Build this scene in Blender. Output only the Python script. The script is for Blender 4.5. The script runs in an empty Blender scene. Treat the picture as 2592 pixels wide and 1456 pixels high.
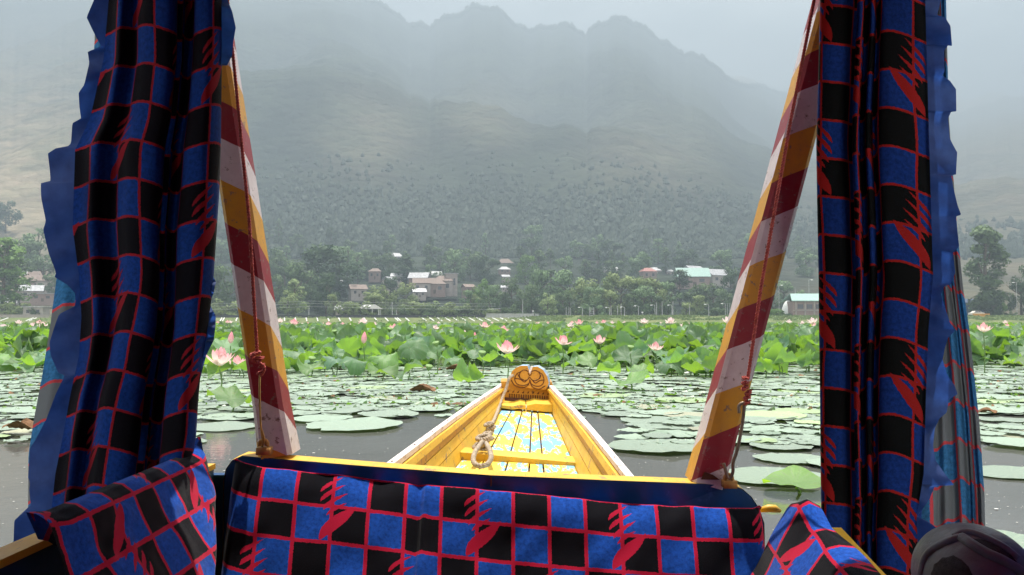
import bpy, math, random
import numpy as np
from mathutils import Vector, Matrix
random.seed(7); RNG = np.random.default_rng(7)
SC = bpy.context.scene; COL = SC.collection
R = math.radians
# ------------------------------------------------------------------ camera, sky, sun, exposure
H = 0.8; TH = math.atan(83/2160)
cam = bpy.data.objects.new('camera', bpy.data.cameras.new('camera')); COL.objects.link(cam)
cam.data.lens = 30; cam.data.sensor_width = 36; cam.data.clip_start = 0.05; cam.data.clip_end = 9000
cam.location = (0, 0, H); cam.rotation_euler = (R(90)+TH, 0, 0); SC.camera = cam
SUN_EL, SUN_AZ = 73, 4          # azimuth measured from +Y towards +X
w = bpy.data.worlds.new('World'); SC.world = w; w.use_nodes = True
nt = w.node_tree; nt.nodes.clear()
sky = nt.nodes.new('ShaderNodeTexSky'); sky.sky_type = 'NISHITA'; sky.sun_disc = False
sky.sun_elevation = R(SUN_EL); sky.sun_rotation = R(SUN_AZ); sky.dust_density = 4; sky.air_density = 1.2
tc = nt.nodes.new('ShaderNodeTexCoord'); mp = nt.nodes.new('ShaderNodeMapping'); mp.inputs['Scale'].default_value = (1, 1, 2.6)
n1 = nt.nodes.new('ShaderNodeTexNoise'); n1.inputs['Scale'].default_value = 2.6; n1.inputs['Detail'].default_value = 7; n1.inputs['Roughness'].default_value = .55
rp = nt.nodes.new('ShaderNodeValToRGB'); rp.color_ramp.elements[0].position = .36; rp.color_ramp.elements[1].position = .66
rp.color_ramp.elements[0].color = (7.0, 7.2, 7.4, 1); rp.color_ramp.elements[1].color = (18., 17.6, 17., 1)
mx = nt.nodes.new('ShaderNodeMixRGB'); mx.inputs[0].default_value = .93
bg = nt.nodes.new('ShaderNodeBackground'); bg.inputs['Strength'].default_value = .052
wo = nt.nodes.new('ShaderNodeOutputWorld'); L = nt.links.new
L(tc.outputs['Generated'], mp.inputs[0]); L(mp.outputs[0], n1.inputs['Vector']); L(n1.outputs['Fac'], rp.inputs[0])
L(sky.outputs[0], mx.inputs[1]); L(rp.outputs[0], mx.inputs[2]); L(mx.outputs[0], bg.inputs[0]); L(bg.outputs[0], wo.inputs[0])
sl = bpy.data.lights.new('sun', 'SUN'); sl.energy = 5.0; sl.angle = R(.5); sl.color = (1, .95, .87)
so = bpy.data.objects.new('sun', sl); COL.objects.link(so)
sd = Vector((math.sin(R(SUN_AZ))*math.cos(R(SUN_EL)), math.cos(R(SUN_AZ))*math.cos(R(SUN_EL)), math.sin(R(SUN_EL))))
so.rotation_euler = sd.to_track_quat('Z', 'Y').to_euler()
SC.view_settings.view_transform = 'Standard'; SC.view_settings.look = 'None'; SC.view_settings.gamma = 1
SC.view_settings.exposure = 2.0
SC.cycles.max_bounces = 6; SC.cycles.diffuse_bounces = 3; SC.cycles.glossy_bounces = 2; SC.cycles.transmission_bounces = 4
SC.cycles.volume_bounces = 0; SC.cycles.use_denoising = True; SC.cycles.caustics_reflective = False; SC.cycles.caustics_refractive = False
SC.cycles.sample_clamp_indirect = 4
# ------------------------------------------------------------------ helpers
def P(px, py, Y):
    dx = (px-1296)/2160; dz = (728-py)/2160
    yw = math.cos(TH)-dz*math.sin(TH); zw = math.sin(TH)+dz*math.cos(TH)
    return Vector((dx*Y/yw, Y, H+zw*Y/yw))
def G(px, py, z=0.):
    dz = (728-py)/2160; yw = math.cos(TH)-dz*math.sin(TH); zw = math.sin(TH)+dz*math.cos(TH)
    return P(px, py, (z-H)*yw/zw)
def PX(p):                                    # source pixel of a world point
    y = p[1]*math.cos(TH)+(p[2]-H)*math.sin(TH); z = -p[1]*math.sin(TH)+(p[2]-H)*math.cos(TH)
    return 1296+2160*p[0]/y, 728-2160*z/y
def mesh(name, v, f, mats, uv=None, smooth=False, mi=None):
    m = bpy.data.meshes.new(name); m.from_pydata([tuple(map(float, a)) for a in v], [], [tuple(map(int, a)) for a in f])
    for a in (mats if isinstance(mats, (list, tuple)) else [mats]): m.materials.append(a)
    if mi is not None: m.polygons.foreach_set('material_index', np.array(mi, dtype=np.int32))
    if uv is not None:
        l = m.uv_layers.new(name='UVMap'); vi = np.zeros(len(m.loops), dtype=np.int32); m.loops.foreach_get('vertex_index', vi)
        l.data.foreach_set('uv', np.asarray(uv, dtype=np.float32)[vi].ravel())
    if smooth: m.polygons.foreach_set('use_smooth', [True]*len(m.polygons))
    m.update(); return m
def link(name, me, parent=None, loc=None, rot=None, scale=None, color=None):
    o = bpy.data.objects.new(name, me); COL.objects.link(o)
    if parent is not None: o.parent = parent
    if loc is not None: o.location = loc
    if rot is not None: o.rotation_euler = rot
    if scale is not None: o.scale = (scale,)*3 if isinstance(scale, (int, float)) else scale
    if color is not None: o.color = color
    return o
def tag(o, label=None, cat=None, group=None, kind=None):
    if label: o['label'] = label
    if cat: o['category'] = cat
    if group: o['group'] = group
    if kind: o['kind'] = kind
    return o
def struct(name, me, label): return tag(link(name, me), label, None, None, 'structure')
class MB:                                     # mesh builder
    def __init__(s): s.v = []; s.f = []; s.m = []; s.u = []
    def add(s, v, f, m=0, u=None):
        o = len(s.v); s.v += [tuple(a) for a in v]; s.f += [tuple(i+o for i in a) for a in f]; s.m += [m]*len(f)
        s.u += list(u) if u is not None else [(0, 0)]*len(v)
    def box(s, c, d, rot=None, m=0, taper=1.):
        c = Vector(c); M = rot or Matrix.Identity(3); vs = []
        for z in (-.5, .5):
            k = taper if z > 0 else 1
            for x, y in ((-.5, -.5), (.5, -.5), (.5, .5), (-.5, .5)): vs.append(c+M@Vector((x*d[0]*k, y*d[1]*k, z*d[2])))
        s.add(vs, [(3, 2, 1, 0), (4, 5, 6, 7), (0, 1, 5, 4), (1, 2, 6, 5), (2, 3, 7, 6), (3, 0, 4, 7)], m)
    def hexa(s, p, m=0): s.add(p, [(3, 2, 1, 0), (4, 5, 6, 7), (0, 1, 5, 4), (1, 2, 6, 5), (2, 3, 7, 6), (3, 0, 4, 7)], m)
    def tube(s, pts, r, n=8, m=0, cap=True):
        pts = [Vector(p) for p in pts]; k = len(pts); rs = r if isinstance(r, (list, tuple)) else [r]*k
        vs = []; up = None
        for i, p in enumerate(pts):
            t = (pts[min(i+1, k-1)]-pts[max(i-1, 0)]).normalized()
            if up is None: up = t.orthogonal().normalized()
            up = (up-t*up.dot(t)).normalized(); b = t.cross(up)
            for j in range(n):
                a = 2*math.pi*j/n; vs.append(p+(up*math.cos(a)+b*math.sin(a))*rs[i])
        f = [(i*n+j, i*n+(j+1) % n, (i+1)*n+(j+1) % n, (i+1)*n+j) for i in range(k-1) for j in range(n)]
        if cap: f += [tuple(range(n-1, -1, -1)), tuple((k-1)*n+j for j in range(n))]
        s.add(vs, f, m)
    def grid(s, A, m=0, u=None):              # A[i][j] points
        r = len(A); c = len(A[0])
        s.add([p for row in A for p in row], [(i*c+j, i*c+j+1, (i+1)*c+j+1, (i+1)*c+j) for i in range(r-1) for j in range(c-1)], m, u)
    def build(s, name, mats, parent=None, smooth=False, uv=False, **k):
        return link(name, mesh(name, s.v, s.f, mats, s.u if uv else None, smooth, s.m), parent, **k)
def twist(mb, pts, r, strands=3, pitch=.03, n=6, m=0, seg=10):   # a laid rope along a path
    pts = [Vector(p) for p in pts]; d = [0]
    for a, b in zip(pts, pts[1:]): d.append(d[-1]+(b-a).length)
    K = max(8, int(d[-1]/pitch*seg)); xs = np.linspace(0, d[-1], K)
    q = np.stack([np.interp(xs, d, [p[i] for p in pts]) for i in range(3)], 1)
    up = None; fr = []
    for i in range(K):
        t = Vector(q[min(i+1, K-1)]-q[max(i-1, 0)]).normalized()
        if up is None: up = t.orthogonal().normalized()
        up = (up-t*up.dot(t)).normalized(); fr.append((up.copy(), t.cross(up)))
    for s_ in range(strands):
        c = []
        for i in range(K):
            a = 2*math.pi*(xs[i]/pitch+s_/strands); c.append(Vector(q[i])+(fr[i][0]*math.cos(a)+fr[i][1]*math.sin(a))*r*.52)
        mb.tube(c, r*.56, n, m)
def smoothpath(pts, n=8):                     # Catmull-Rom
    p = [Vector(a) for a in pts]; p = [p[0]*2-p[1]]+p+[p[-1]*2-p[-2]]; o = []
    for i in range(1, len(p)-2):
        for k in range(n):
            t = k/n; a, b, c, d = p[i-1:i+3]
            o.append(.5*((2*b)+(c-a)*t+(2*a-5*b+4*c-d)*t*t+(3*b-a-3*c+d)*t**3))
    o.append(p[-2]); return o
def vnoise(x, y, seed=0):
    x = np.asarray(x, float); y = np.asarray(y, float); xi = np.floor(x).astype(np.int64); yi = np.floor(y).astype(np.int64); fx = x-xi; fy = y-yi
    def h(a, b):
        n = (a*374761393+b*668265263+seed*144269)&0x7fffffff; n = ((n^(n>>13))*1274126177)&0x7fffffff
        return ((n^(n>>16))&0xffff)/65535.
    fx = fx*fx*(3-2*fx); fy = fy*fy*(3-2*fy)
    return (h(xi, yi)*(1-fx)+h(xi+1, yi)*fx)*(1-fy)+(h(xi, yi+1)*(1-fx)+h(xi+1, yi+1)*fx)*fy
def fbm(x, y, o=5, seed=0):
    s = 0; a = .5
    for i in range(o): s = s+a*vnoise(np.asarray(x)*2**i, np.asarray(y)*2**i, seed+i); a *= .5
    return s
ORD = 'first second third fourth fifth sixth seventh eighth ninth tenth eleventh twelfth thirteenth fourteenth fifteenth sixteenth seventeenth eighteenth nineteenth'.split()
TENS = {20: 'twent', 30: 'thirt', 40: 'fort', 50: 'fift', 60: 'sixt', 70: 'sevent', 80: 'eight', 90: 'ninet'}
def ordw(n):
    if n < 20: return ORD[n-1]
    t = n//10*10; u = n % 10
    return TENS[t]+('ieth' if u == 0 else 'y-'+ORD[u-1])
# ------------------------------------------------------------------ materials
class NT:
    def __init__(s, name):
        s.mat = bpy.data.materials.new(name); s.mat.use_nodes = True; s.t = s.mat.node_tree; s.b = s.t.nodes['Principled BSDF']; s.o = s.t.nodes['Material Output']
    def n(s, typ, **k):
        x = s.t.nodes.new(typ)
        for a, b in k.items(): setattr(x, a, b)
        return x
    def l(s, a, b): s.t.links.new(a, b)
    def set(s, i, val):
        if hasattr(val, 'is_linked') or hasattr(val, 'links'): s.l(val, i)
        else: i.default_value = val
    def math(s, op, a, b=None, c=None):
        x = s.n('ShaderNodeMath', operation=op); s.set(x.inputs[0], a)
        if b is not None: s.set(x.inputs[1], b)
        if c is not None: s.set(x.inputs[2], c)
        return x.outputs[0]
    def mix(s, f, a, b, mode='MIX'):
        x = s.n('ShaderNodeMixRGB', blend_type=mode); s.set(x.inputs[0], f)
        for i, c in ((1, a), (2, b)): s.set(x.inputs[i], tuple(c)+(1,) if isinstance(c, tuple) and len(c) == 3 else c)
        return x.outputs[0]
    def noise(s, vec, scale, detail=4, rough=.55):
        x = s.n('ShaderNodeTexNoise'); x.inputs['Scale'].default_value = scale; x.inputs['Detail'].default_value = detail; x.inputs['Roughness'].default_value = rough
        if vec is not None: s.l(vec, x.inputs['Vector'])
        return x.outputs['Fac']
    def ramp(s, f, *st):
        x = s.n('ShaderNodeValToRGB'); e = x.color_ramp.elements
        while len(e) < len(st): e.new(.5)
        for a, (p, c) in zip(e, st): a.position = p; a.color = (c, c, c, 1) if isinstance(c, (int, float)) else tuple(c)+(1,)
        s.l(f, x.inputs[0]); return x.outputs[0]
    def bump(s, h, strength=.3, dist=.01):
        x = s.n('ShaderNodeBump'); x.inputs['Strength'].default_value = strength; x.inputs['Distance'].default_value = dist
        s.l(h, x.inputs['Height']); s.l(x.outputs[0], s.b.inputs['Normal']); return x.outputs[0]
    def P(s, color=None, rough=.6, spec=.4, **k):
        if color is not None: s.set(s.b.inputs['Base Color'], tuple(color)+(1,) if isinstance(color, tuple) and len(color) == 3 else color)
        s.set(s.b.inputs['Roughness'], rough); s.b.inputs['Specular IOR Level'].default_value = spec
        for a, b in k.items(): s.set(s.b.inputs[a.replace('_', ' ')], b)
        return s.mat
    def coord(s, which='Object'): return s.n('ShaderNodeTexCoord').outputs[which]
    def translucent(s, color, fac):
        t = s.n('ShaderNodeBsdfTranslucent'); s.set(t.inputs[0], tuple(color)+(1,) if isinstance(color, tuple) else color)
        m = s.n('ShaderNodeMixShader'); m.inputs[0].default_value = fac
        s.l(s.b.outputs[0], m.inputs[1]); s.l(t.outputs[0], m.inputs[2]); s.l(m.outputs[0], s.o.inputs['Surface'])
def painted(name, col, col2=None, rough=.5, scale=14., wear=.12, wearcol=(.25, .2, .15)):
    t = NT(name); c = t.coord(); f = t.noise(c, scale, 6, .6); g = t.noise(c, scale*5, 3)
    base = t.mix(t.ramp(f, (.3, 0.), (.7, 1.)), col, col2 or tuple(a*.75 for a in col))
    base = t.mix(t.ramp(t.noise(c, scale*2.3, 8, .7), (.64-wear*.5, 0.), (.67-wear*.45, 1.)), base, wearcol)
    mpg = t.n('ShaderNodeMapping'); mpg.inputs['Scale'].default_value = (1, .10, 1); t.l(c, mpg.inputs[0]); st = t.noise(mpg.outputs[0], scale*7, 5, .7)
    base = t.mix(t.ramp(st, (.54, 0.), (.76, .35)), base, tuple(a*.45 for a in col)); base = t.mix(t.ramp(t.noise(mpg.outputs[0], scale*16, 3, .6), (.665, 0.), (.70, .8)), base, tuple(a*.6 for a in wearcol))
    t.bump(t.math('ADD', g, st), .3, .002); return t.P(base, rough, .4)
def plain(name, col, rough=.7, var=.25, scale=6., spec=.3, bump=0., **k):
    t = NT(name); f = t.noise(t.coord(), scale, 5)
    c = t.mix(t.ramp(f, (.3, 0.), (.7, 1.)), tuple(a*(1-var) for a in col), tuple(min(1, a*(1+var)) for a in col))
    if bump: t.bump(t.noise(t.coord(), scale*4, 5), bump, .02)
    return t.P(c, rough, spec, **k)
def cloth_plaid(name, blue, black, red, trans=0., sheen=.6, motif=True, flip=1, rough=.85, lw=.040):
    t = NT(name); uv = t.n('ShaderNodeUVMap').outputs[0]
    nz = t.n('ShaderNodeTexNoise'); nz.inputs['Scale'].default_value = 22; nz.inputs['Detail'].default_value = 2; t.l(uv, nz.inputs['Vector'])
    off = t.n('ShaderNodeVectorMath', operation='MULTIPLY_ADD'); t.l(nz.outputs['Color'], off.inputs[0]); off.inputs[1].default_value = (.06, .06, 0)
    sub = t.n('ShaderNodeVectorMath', operation='SUBTRACT'); t.l(uv, sub.inputs[0]); sub.inputs[1].default_value = (.03, .03, 0); t.l(sub.outputs[0], off.inputs[2])
    sp = t.n('ShaderNodeSeparateXYZ'); t.l(off.outputs[0], sp.inputs[0]); U, V = sp.outputs[0], sp.outputs[1]
    chk = t.math('MODULO', t.math('ADD', t.math('ADD', t.math('FLOOR', U), t.math('FLOOR', V)), 401.), 2.)
    def line(x): return t.math('LESS_THAN', t.math('ABSOLUTE', t.math('SUBTRACT', t.math('FRACT', t.math('ADD', x, .5)), .5)), lw)
    ln = t.math('MAXIMUM', line(U), line(V))
    red_f = ln
    if motif:
        strokes = [(-.02, .22, .0, .62, .43, .10, .9), (-.30, .30, .28, .55, .40, .09, 1.0), (-.42, .45, .02, .5, .34, .075, 1.1), (-.30, .45, -.26, .5, .30, .065, 1.1), (-.05, .4, -.38, .42, .22, .05, 1.)]
        # x centre, slope, y centre, curve, half length, half width
        for ox, oy in ((0., 0.), (2., 2.)):
            u = t.math('SUBTRACT', t.math('MODULO', t.math('ADD', U, 402.+ox), 4.), 2.); v = t.math('SUBTRACT', t.math('MODULO', t.math('ADD', V, 402.+oy), 4.), 2.)
            if flip < 0: u = t.math('MULTIPLY', u, -1.)
            for i, (xc, sl_, yc, cv, hl, hw, _) in enumerate([(.12, .9, -.44, .25, .52, .24, 0), (-.14, 1.15, .66, 1.2, .26, .085, 0), (-.10, 1.2, .40, 1.2, .28, .095, 0), (.0, 1.2, .16, 1.2, .27, .09, 0), (.08, 1.3, -.06, 1., .2, .08, 0)]):
                dy = t.math('SUBTRACT', v, yc)
                cx = t.math('MULTIPLY_ADD', t.math('MULTIPLY_ADD', dy, cv, sl_), dy, xc)
                q = t.math('DIVIDE', dy, hl); env = t.math('MULTIPLY_ADD', t.math('MULTIPLY', q, q), -hw, hw)
                red_f = t.math('MAXIMUM', red_f, t.math('LESS_THAN', t.math('ABSOLUTE', t.math('SUBTRACT', u, cx)), env))
    nap = t.noise(uv, 9, 5, .65)
    bl = t.mix(t.ramp(nap, (.35, 0.), (.65, 1.)), tuple(a*.7 for a in blue), tuple(a*1.35 for a in blue))
    c = t.mix(chk, black, bl); c = t.mix(red_f, c, red); fz = t.ramp(t.noise(uv, 42, 4, .75), (.52, 0.), (.74, .10)); c = t.mix(fz, c, t.mix(.5, c, (.35, .45, .75)))
    t.bump(t.noise(uv, 60, 3, .7), .35, .002)
    t.P(c, rough, .05, Sheen_Weight=sheen, Sheen_Roughness=.35)
    t.l(t.mix(.35, c, (1, 1, 1)), t.b.inputs['Sheen Tint'])
    if trans: t.translucent(c, trans)
    return t.mat
BLUE, BLACK, RED = (.010, .066, .34), (.004, .0035, .005), (.46, .010, .04)
M = {}
M['cushion'] = cloth_plaid('plaid_velvet', BLUE, BLACK, RED, 0, .45, lw=.05)
M['curtain'] = cloth_plaid('plaid_curtain', (.005, .027, .145), (.003, .002, .003), (.20, .008, .014), .12, .12, lw=.034)  # cushion plaid in darker colours, with the cabin shade put into them
M['curtain_mirror'] = cloth_plaid('plaid_curtain_mirrored', (.006, .024, .13), (.003, .003, .002), (.24, .010, .008), .12, .10, flip=-1, lw=.033)  # mirrored print, same cabin shade painted into the darker colours
M['drape'] = cloth_plaid('plaid_reverse', (.03, .12, .26), (.12, .13, .14), (.42, .05, .06), .45, .1, False)
t = NT('ruffle_cloth'); c_ = t.mix(t.ramp(t.noise(t.coord(), 22, 4), (.3, 0.), (.7, 1.)), (.013, .045, .20), (.03, .09, .33))
t.bump(t.noise(t.coord(), 400, 2), .15, .001); t.P(c_, .6, .3, Sheen_Weight=.3); t.translucent(c_, .55); M['ruffle'] = t.mat
M['yellow'] = painted('yellow_boat_paint', (.78, .50, .06), (.68, .38, .035), .45, 9, .1, (.33, .2, .12))
M['yellow_dark'] = painted('ochre_boat_paint', (.55, .27, .03), (.45, .2, .02), .5, 12, .1, (.2, .1, .05))
M['cap'] = painted('chalky_pink_paint', (.78, .68, .64), (.7, .6, .58), .6, 10, .16, (.45, .33, .3))
M['blue_paint'] = painted('blue_boat_paint', (.006, .06, .18), (.006, .045, .14), .4, 6, .05, (.02, .07, .2))
M['dark_line'] = plain('brown_painted_line', (.09, .03, .012), .7)
M['groove'] = plain('dark_wood_gap', (.10, .045, .015), .9)
M['rim_blue'] = painted('weathered_blue_rim', (.18, .3, .42), (.3, .38, .44), .6, 20, .2, (.4, .38, .35))
t = NT('peeling_floor_paint'); c = t.coord(); mpn = t.n('ShaderNodeMapping'); mpn.inputs['Scale'].default_value = (15, 3.6, 15); t.l(c, mpn.inputs[0])
f = t.ramp(t.noise(mpn.outputs[0], 1.0, 9, .68), (.495, 0.), (.52, 1.)); f2 = t.ramp(t.noise(mpn.outputs[0], 2.3, 6, .7), (.62, 0.), (.66, 1.))
cc = t.mix(f, (.78, .53, .06), (.17, .42, .64)); cc = t.mix(f2, cc, (.72, .62, .55)); t.bump(f, -.3, .002); M['floor'] = t.P(cc, .6, .3)
def stripes(name, sgn, phase):
    t = NT(name); sp = t.n('ShaderNodeSeparateXYZ'); t.l(t.n('ShaderNodeUVMap').outputs[0], sp.inputs[0])
    w_ = t.math('MULTIPLY', t.math('SUBTRACT', t.noise(t.coord(), 9, 2), .5), .012)
    s = t.math('FRACT', t.math('ADD', t.math('DIVIDE', t.math('ADD', t.math('MULTIPLY_ADD', sp.outputs[0], .73*sgn, sp.outputs[1]), w_), .312), phase))
    x = t.n('ShaderNodeValToRGB'); x.color_ramp.interpolation = 'CONSTANT'; e = x.color_ramp.elements; e.new(.5)
    for a, (p, cl) in zip(e, ((0, (.74, .66, .66, 1)), (.345, (.30, .012, .025, 1)), (.655, (.72, .36, .025, 1)))): a.position = p; a.color = cl
    t.l(s, x.inputs[0]); g = t.noise(t.coord(), 30, 6, .7)
    c = t.mix(t.ramp(g, (.25, .8), (.7, 0.)), x.outputs[0], t.mix(.35, x.outputs[0], (.2, .12, .1)))
    c = t.mix(t.ramp(t.noise(t.coord(), 55, 6, .75), (.59, 0.), (.64, 1.)), c, (.24, .16, .13))
    t.bump(g, .2, .003); return t.P(c, .42, .4)
M['post_l'] = stripes('striped_post_paint', 1, .88); M['post_r'] = stripes('striped_post_paint_mirrored', -1, .31)
M['rope'] = plain('weathered_rope', (.40, .33, .25), .95, .3, 60, .1, .3)
M['cord'] = plain('red_twisted_cord', (.46, .11, .09), .8, .35, 80, .2)
M['brass'] = plain('tarnished_brass', (.45, .30, .10), .45, .3, 40, .5, Metallic=.7)
M['steel'] = plain('dull_steel_hook', (.22, .18, .13), .45, .3, 40, .5, Metallic=.7)
M['bracket'] = plain('ochre_painted_iron', (.40, .20, .05), .6, .3, 40)
M['shoe'] = plain('grey_worn_leather', (.17, .18, .178), .42, .3, 16, .45, .15)
M['shoe_mesh'] = plain('dark_perforated_leather', (.04, .038, .038), .7, .5, 160, .3, .5)
M['shoe_sole'] = plain('olive_rubber_sole', (.14, .14, .10), .6, .2, 30)
def leafmat(name, top, under, fac, rough=.45, sheen=0.):
    t = NT(name); oc = t.n('ShaderNodeObjectInfo'); ri = t.n('ShaderNodeNewGeometry').outputs['Random Per Island']
    sp = t.n('ShaderNodeSeparateXYZ'); t.l(t.n('ShaderNodeUVMap').outputs[0], sp.inputs[0])
    vein = t.math('POWER', t.math('ABSOLUTE', t.math('COSINE', t.math('MULTIPLY', sp.outputs[0], math.pi*21))), 14.)
    k = t.math('FRACT', t.math('ADD', ri, oc.outputs['Random']))
    a = t.mix(k, tuple(x*.72 for x in top), tuple(x*1.25 for x in top)); a = t.mix(1., a, oc.outputs['Color'], 'MULTIPLY')
    a = t.mix(t.math('MULTIPLY', vein, .35), a, t.mix(.5, a, (.5, .55, .35)))
    a = t.mix(t.ramp(t.noise(t.coord(), 5, 5), (.6, 0.), (.75, .5)), a, (.25, .22, .08))
    u = t.mix(k, tuple(x*.7 for x in under), tuple(x*1.25 for x in under)); u = t.mix(1., u, oc.outputs['Color'], 'MULTIPLY')
    u = t.mix(t.math('MULTIPLY', vein, .4), u, tuple(x*.5 for x in under))
    t.bump(t.noise(t.coord(), 14, 3), .3, .02)
    t.P(a, rough, .5, Sheen_Weight=sheen); t.translucent(u, fac); return t.mat
M['pad'] = leafmat('floating_leaf', (.205, .285, .20), (.15, .25, .06), .1, .42, .3)
M['lotus'] = leafmat('lotus_leaf_green', (.10, .205, .09), (.23, .42, .03), .45, .5, .2)
M['stem'] = plain('lotus_stem_green', (.10, .17, .05), .6, .3, 20)
M['dead'] = plain('dead_leaf_brown', (.17, .09, .045), .8, .5, 15, .2, .5)
def petalmat():
    t = NT('lotus_petal_pink'); sp = t.n('ShaderNodeSeparateXYZ'); t.l(t.n('ShaderNodeUVMap').outputs[0], sp.inputs[0])
    oc = t.n('ShaderNodeObjectInfo').outputs['Color']
    c = t.mix(t.ramp(sp.outputs[1], (.25, 0.), (1., 1.)), (.86, .74, .66), t.mix(1., (.85, .34, .40), oc, 'MULTIPLY'))
    t.P(c, .55, .3); t.translucent(c, .4); return t.mat
M['petal'] = petalmat(); M['seed'] = plain('lotus_seed_head', (.55, .42, .06), .6); M['pod'] = plain('green_seed_pod', (.16, .26, .08), .6)
def treemat(name, a, b, tr=.22):
    t = NT(name); ri = t.n('ShaderNodeNewGeometry').outputs['Random Per Island']; oc = t.n('ShaderNodeObjectInfo').outputs['Color']
    n = t.ramp(t.noise(t.coord(), .55, 3), (.35, 0.), (.65, 1.))
    c = t.mix(t.math('MULTIPLY_ADD', n, .55, t.math('MULTIPLY', ri, .45)), a, b); c = t.mix(1., c, oc, 'MULTIPLY')
    t.P(c, .65, .25); t.translucent(c, tr); return t.mat
M['foliage'] = treemat('tree_foliage', (.068, .115, .05), (.15, .21, .09), .3)
M['forest'] = treemat('hill_forest', (.030, .050, .034), (.058, .082, .047), .1)
M['bark'] = plain('tree_bark', (.10, .075, .055), .9, .3, 3)
M['tin'] = plain('pale_tin_roof', (.36, .36, .37), .5, .4, 1.5, .4); M['rust'] = plain('rusty_brown_roof', (.20, .145, .12), .7, .2, 1.5)
M['redroof'] = plain('red_tin_roof', (.32, .13, .11), .6, .15, 1.5); M['greenroof'] = plain('green_tin_roof', (.26, .40, .35), .5, .12, 1.5)
M['greyroof'] = plain('grey_shingle_roof', (.22, .22, .20), .8, .15, 2)
M['brick'] = plain('pinkish_brick_wall', (.26, .19, .165), .9, .2, 2); M['render'] = plain('cream_plaster_wall', (.34, .30, .27), .9, .12, 1.5)
M['glass'] = plain('dark_window_glass', (.03, .035, .04), .15, .1, 4, .5); M['concrete'] = plain('grey_concrete', (.36, .36, .35), .85, .15, 2)
M['whitepaint'] = plain('white_paint', (.75, .75, .72), .6, .08, 3); M['darkwall'] = plain('dark_stone_wall', (.05, .05, .055), .9, .3, 1.5)
M['bluewall'] = plain('dark_blue_sheet_wall', (.03, .05, .10), .6, .15, 1.5); M['carpaint'] = plain('cream_car_paint', (.6, .56, .48), .35, .05, 3, .5)
M['tyre'] = plain('black_tyre', (.02, .02, .02), .8); M['wire'] = plain('pale_cable', (.45, .46, .44), .6)
t = NT('lake_water'); c = t.coord(); b1 = t.noise(c, 7, 4); t.bump(b1, .10, .02)
wc = t.mix(t.ramp(t.noise(c, .9, 5), (.3, 0.), (.7, 1.)), (.072, .072, .066), (.098, .098, .092)); M['water'] = t.P(wc, .08, .5, IOR=1.33)
t = NT('grassy_bank'); c = t.coord(); wc = t.mix(t.ramp(t.noise(c, .35, 6), (.3, 0.), (.7, 1.)), (.085, .13, .04), (.17, .18, .075)); t.bump(t.noise(c, 1.5, 5), .6, .3); M['bank'] = t.P(wc, .95, .1)
t = NT('mountain_ground'); c = t.coord(); at = t.n('ShaderNodeVertexColor'); at.layer_name = 'dry'
g = t.mix(t.ramp(t.noise(c, .012, 8, .62), (.40, 0.), (.60, 1.)), (.012, .021, .015), (.040, .054, .032))  # cloud shadow and shaded tree sides are put into this dark green
dry = t.mix(t.ramp(t.noise(c, .03, 7, .65), (.35, 0.), (.65, 1.)), (.36, .28, .19), (.24, .21, .13))
ff = t.math('MULTIPLY', at.outputs[0], t.ramp(t.noise(c, .02, 8, .65), (.30, .35), (.6, 1.)))
vo = t.n('ShaderNodeTexVoronoi'); vo.inputs['Scale'].default_value = .07; t.l(c, vo.inputs['Vector']); g = t.mix(t.math('MULTIPLY', t.ramp(vo.outputs['Distance'], (.1, 1.), (.7, 0.)), .45), g, (.010, .017, .012)); t.bump(t.math('ADD', t.noise(c, .05, 7, .65), t.math('MULTIPLY', vo.outputs['Distance'], -.6)), .8, 9); M['mountain'] = t.P(t.mix(ff, g, dry), .95, .1)
M['specks'] = plain('floating_white_specks', (.55, .54, .5), .8)
# ------------------------------------------------------------------ lake, bank, mountains
mb = MB(); mb.add([(-3200, -60, 0), (3200, -60, 0), (3200, 235, 0), (-3200, 235, 0)], [(0, 1, 2, 3)]); tag(mb.build('lake_water', M['water']), 'still grey lake water under and between the lotus pads', None, None, 'structure')
RIDGE = np.array([(-2200, 120), (-1200, 20), (-600, -40), (0, -60), (500, -70), (800, -60), (965, 5), (1010, 32), (1035, 55), (1050, 56), (1068, 60), (1085, 68), (1100, 48), (1130, 34), (1165, 30), (1195, 9), (1230, 14), (1262, 16), (1282, 36), (1300, 52), (1340, 72), (1380, 66), (1420, 55), (1445, 58), (1462, 72), (1485, 88), (1500, 62), (1520, 48), (1560, 38), (1600, 46), (1635, 62), (1670, 92), (1740, 130), (1790, 150), (1830, 178), (1870, 207), (1900, 216), (1930, 218), (1990, 234), (2060, 252), (2150, 300), (2300, 330), (2440, 285), (2560, 243), (2700, 236), (3300, 300), (4800, 500)], float)
PXS = np.concatenate([np.linspace(-2200, -60, 60), np.linspace(-50, 2650, 560), np.linspace(2660, 4800, 60)])
def base_z(Yv): return np.interp(Yv, [236, 262, 300, 350, 450, 600, 800], [1.7, 2.1, 3.2, 9, 23, 48, 92])
YR0 = 2500.
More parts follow.
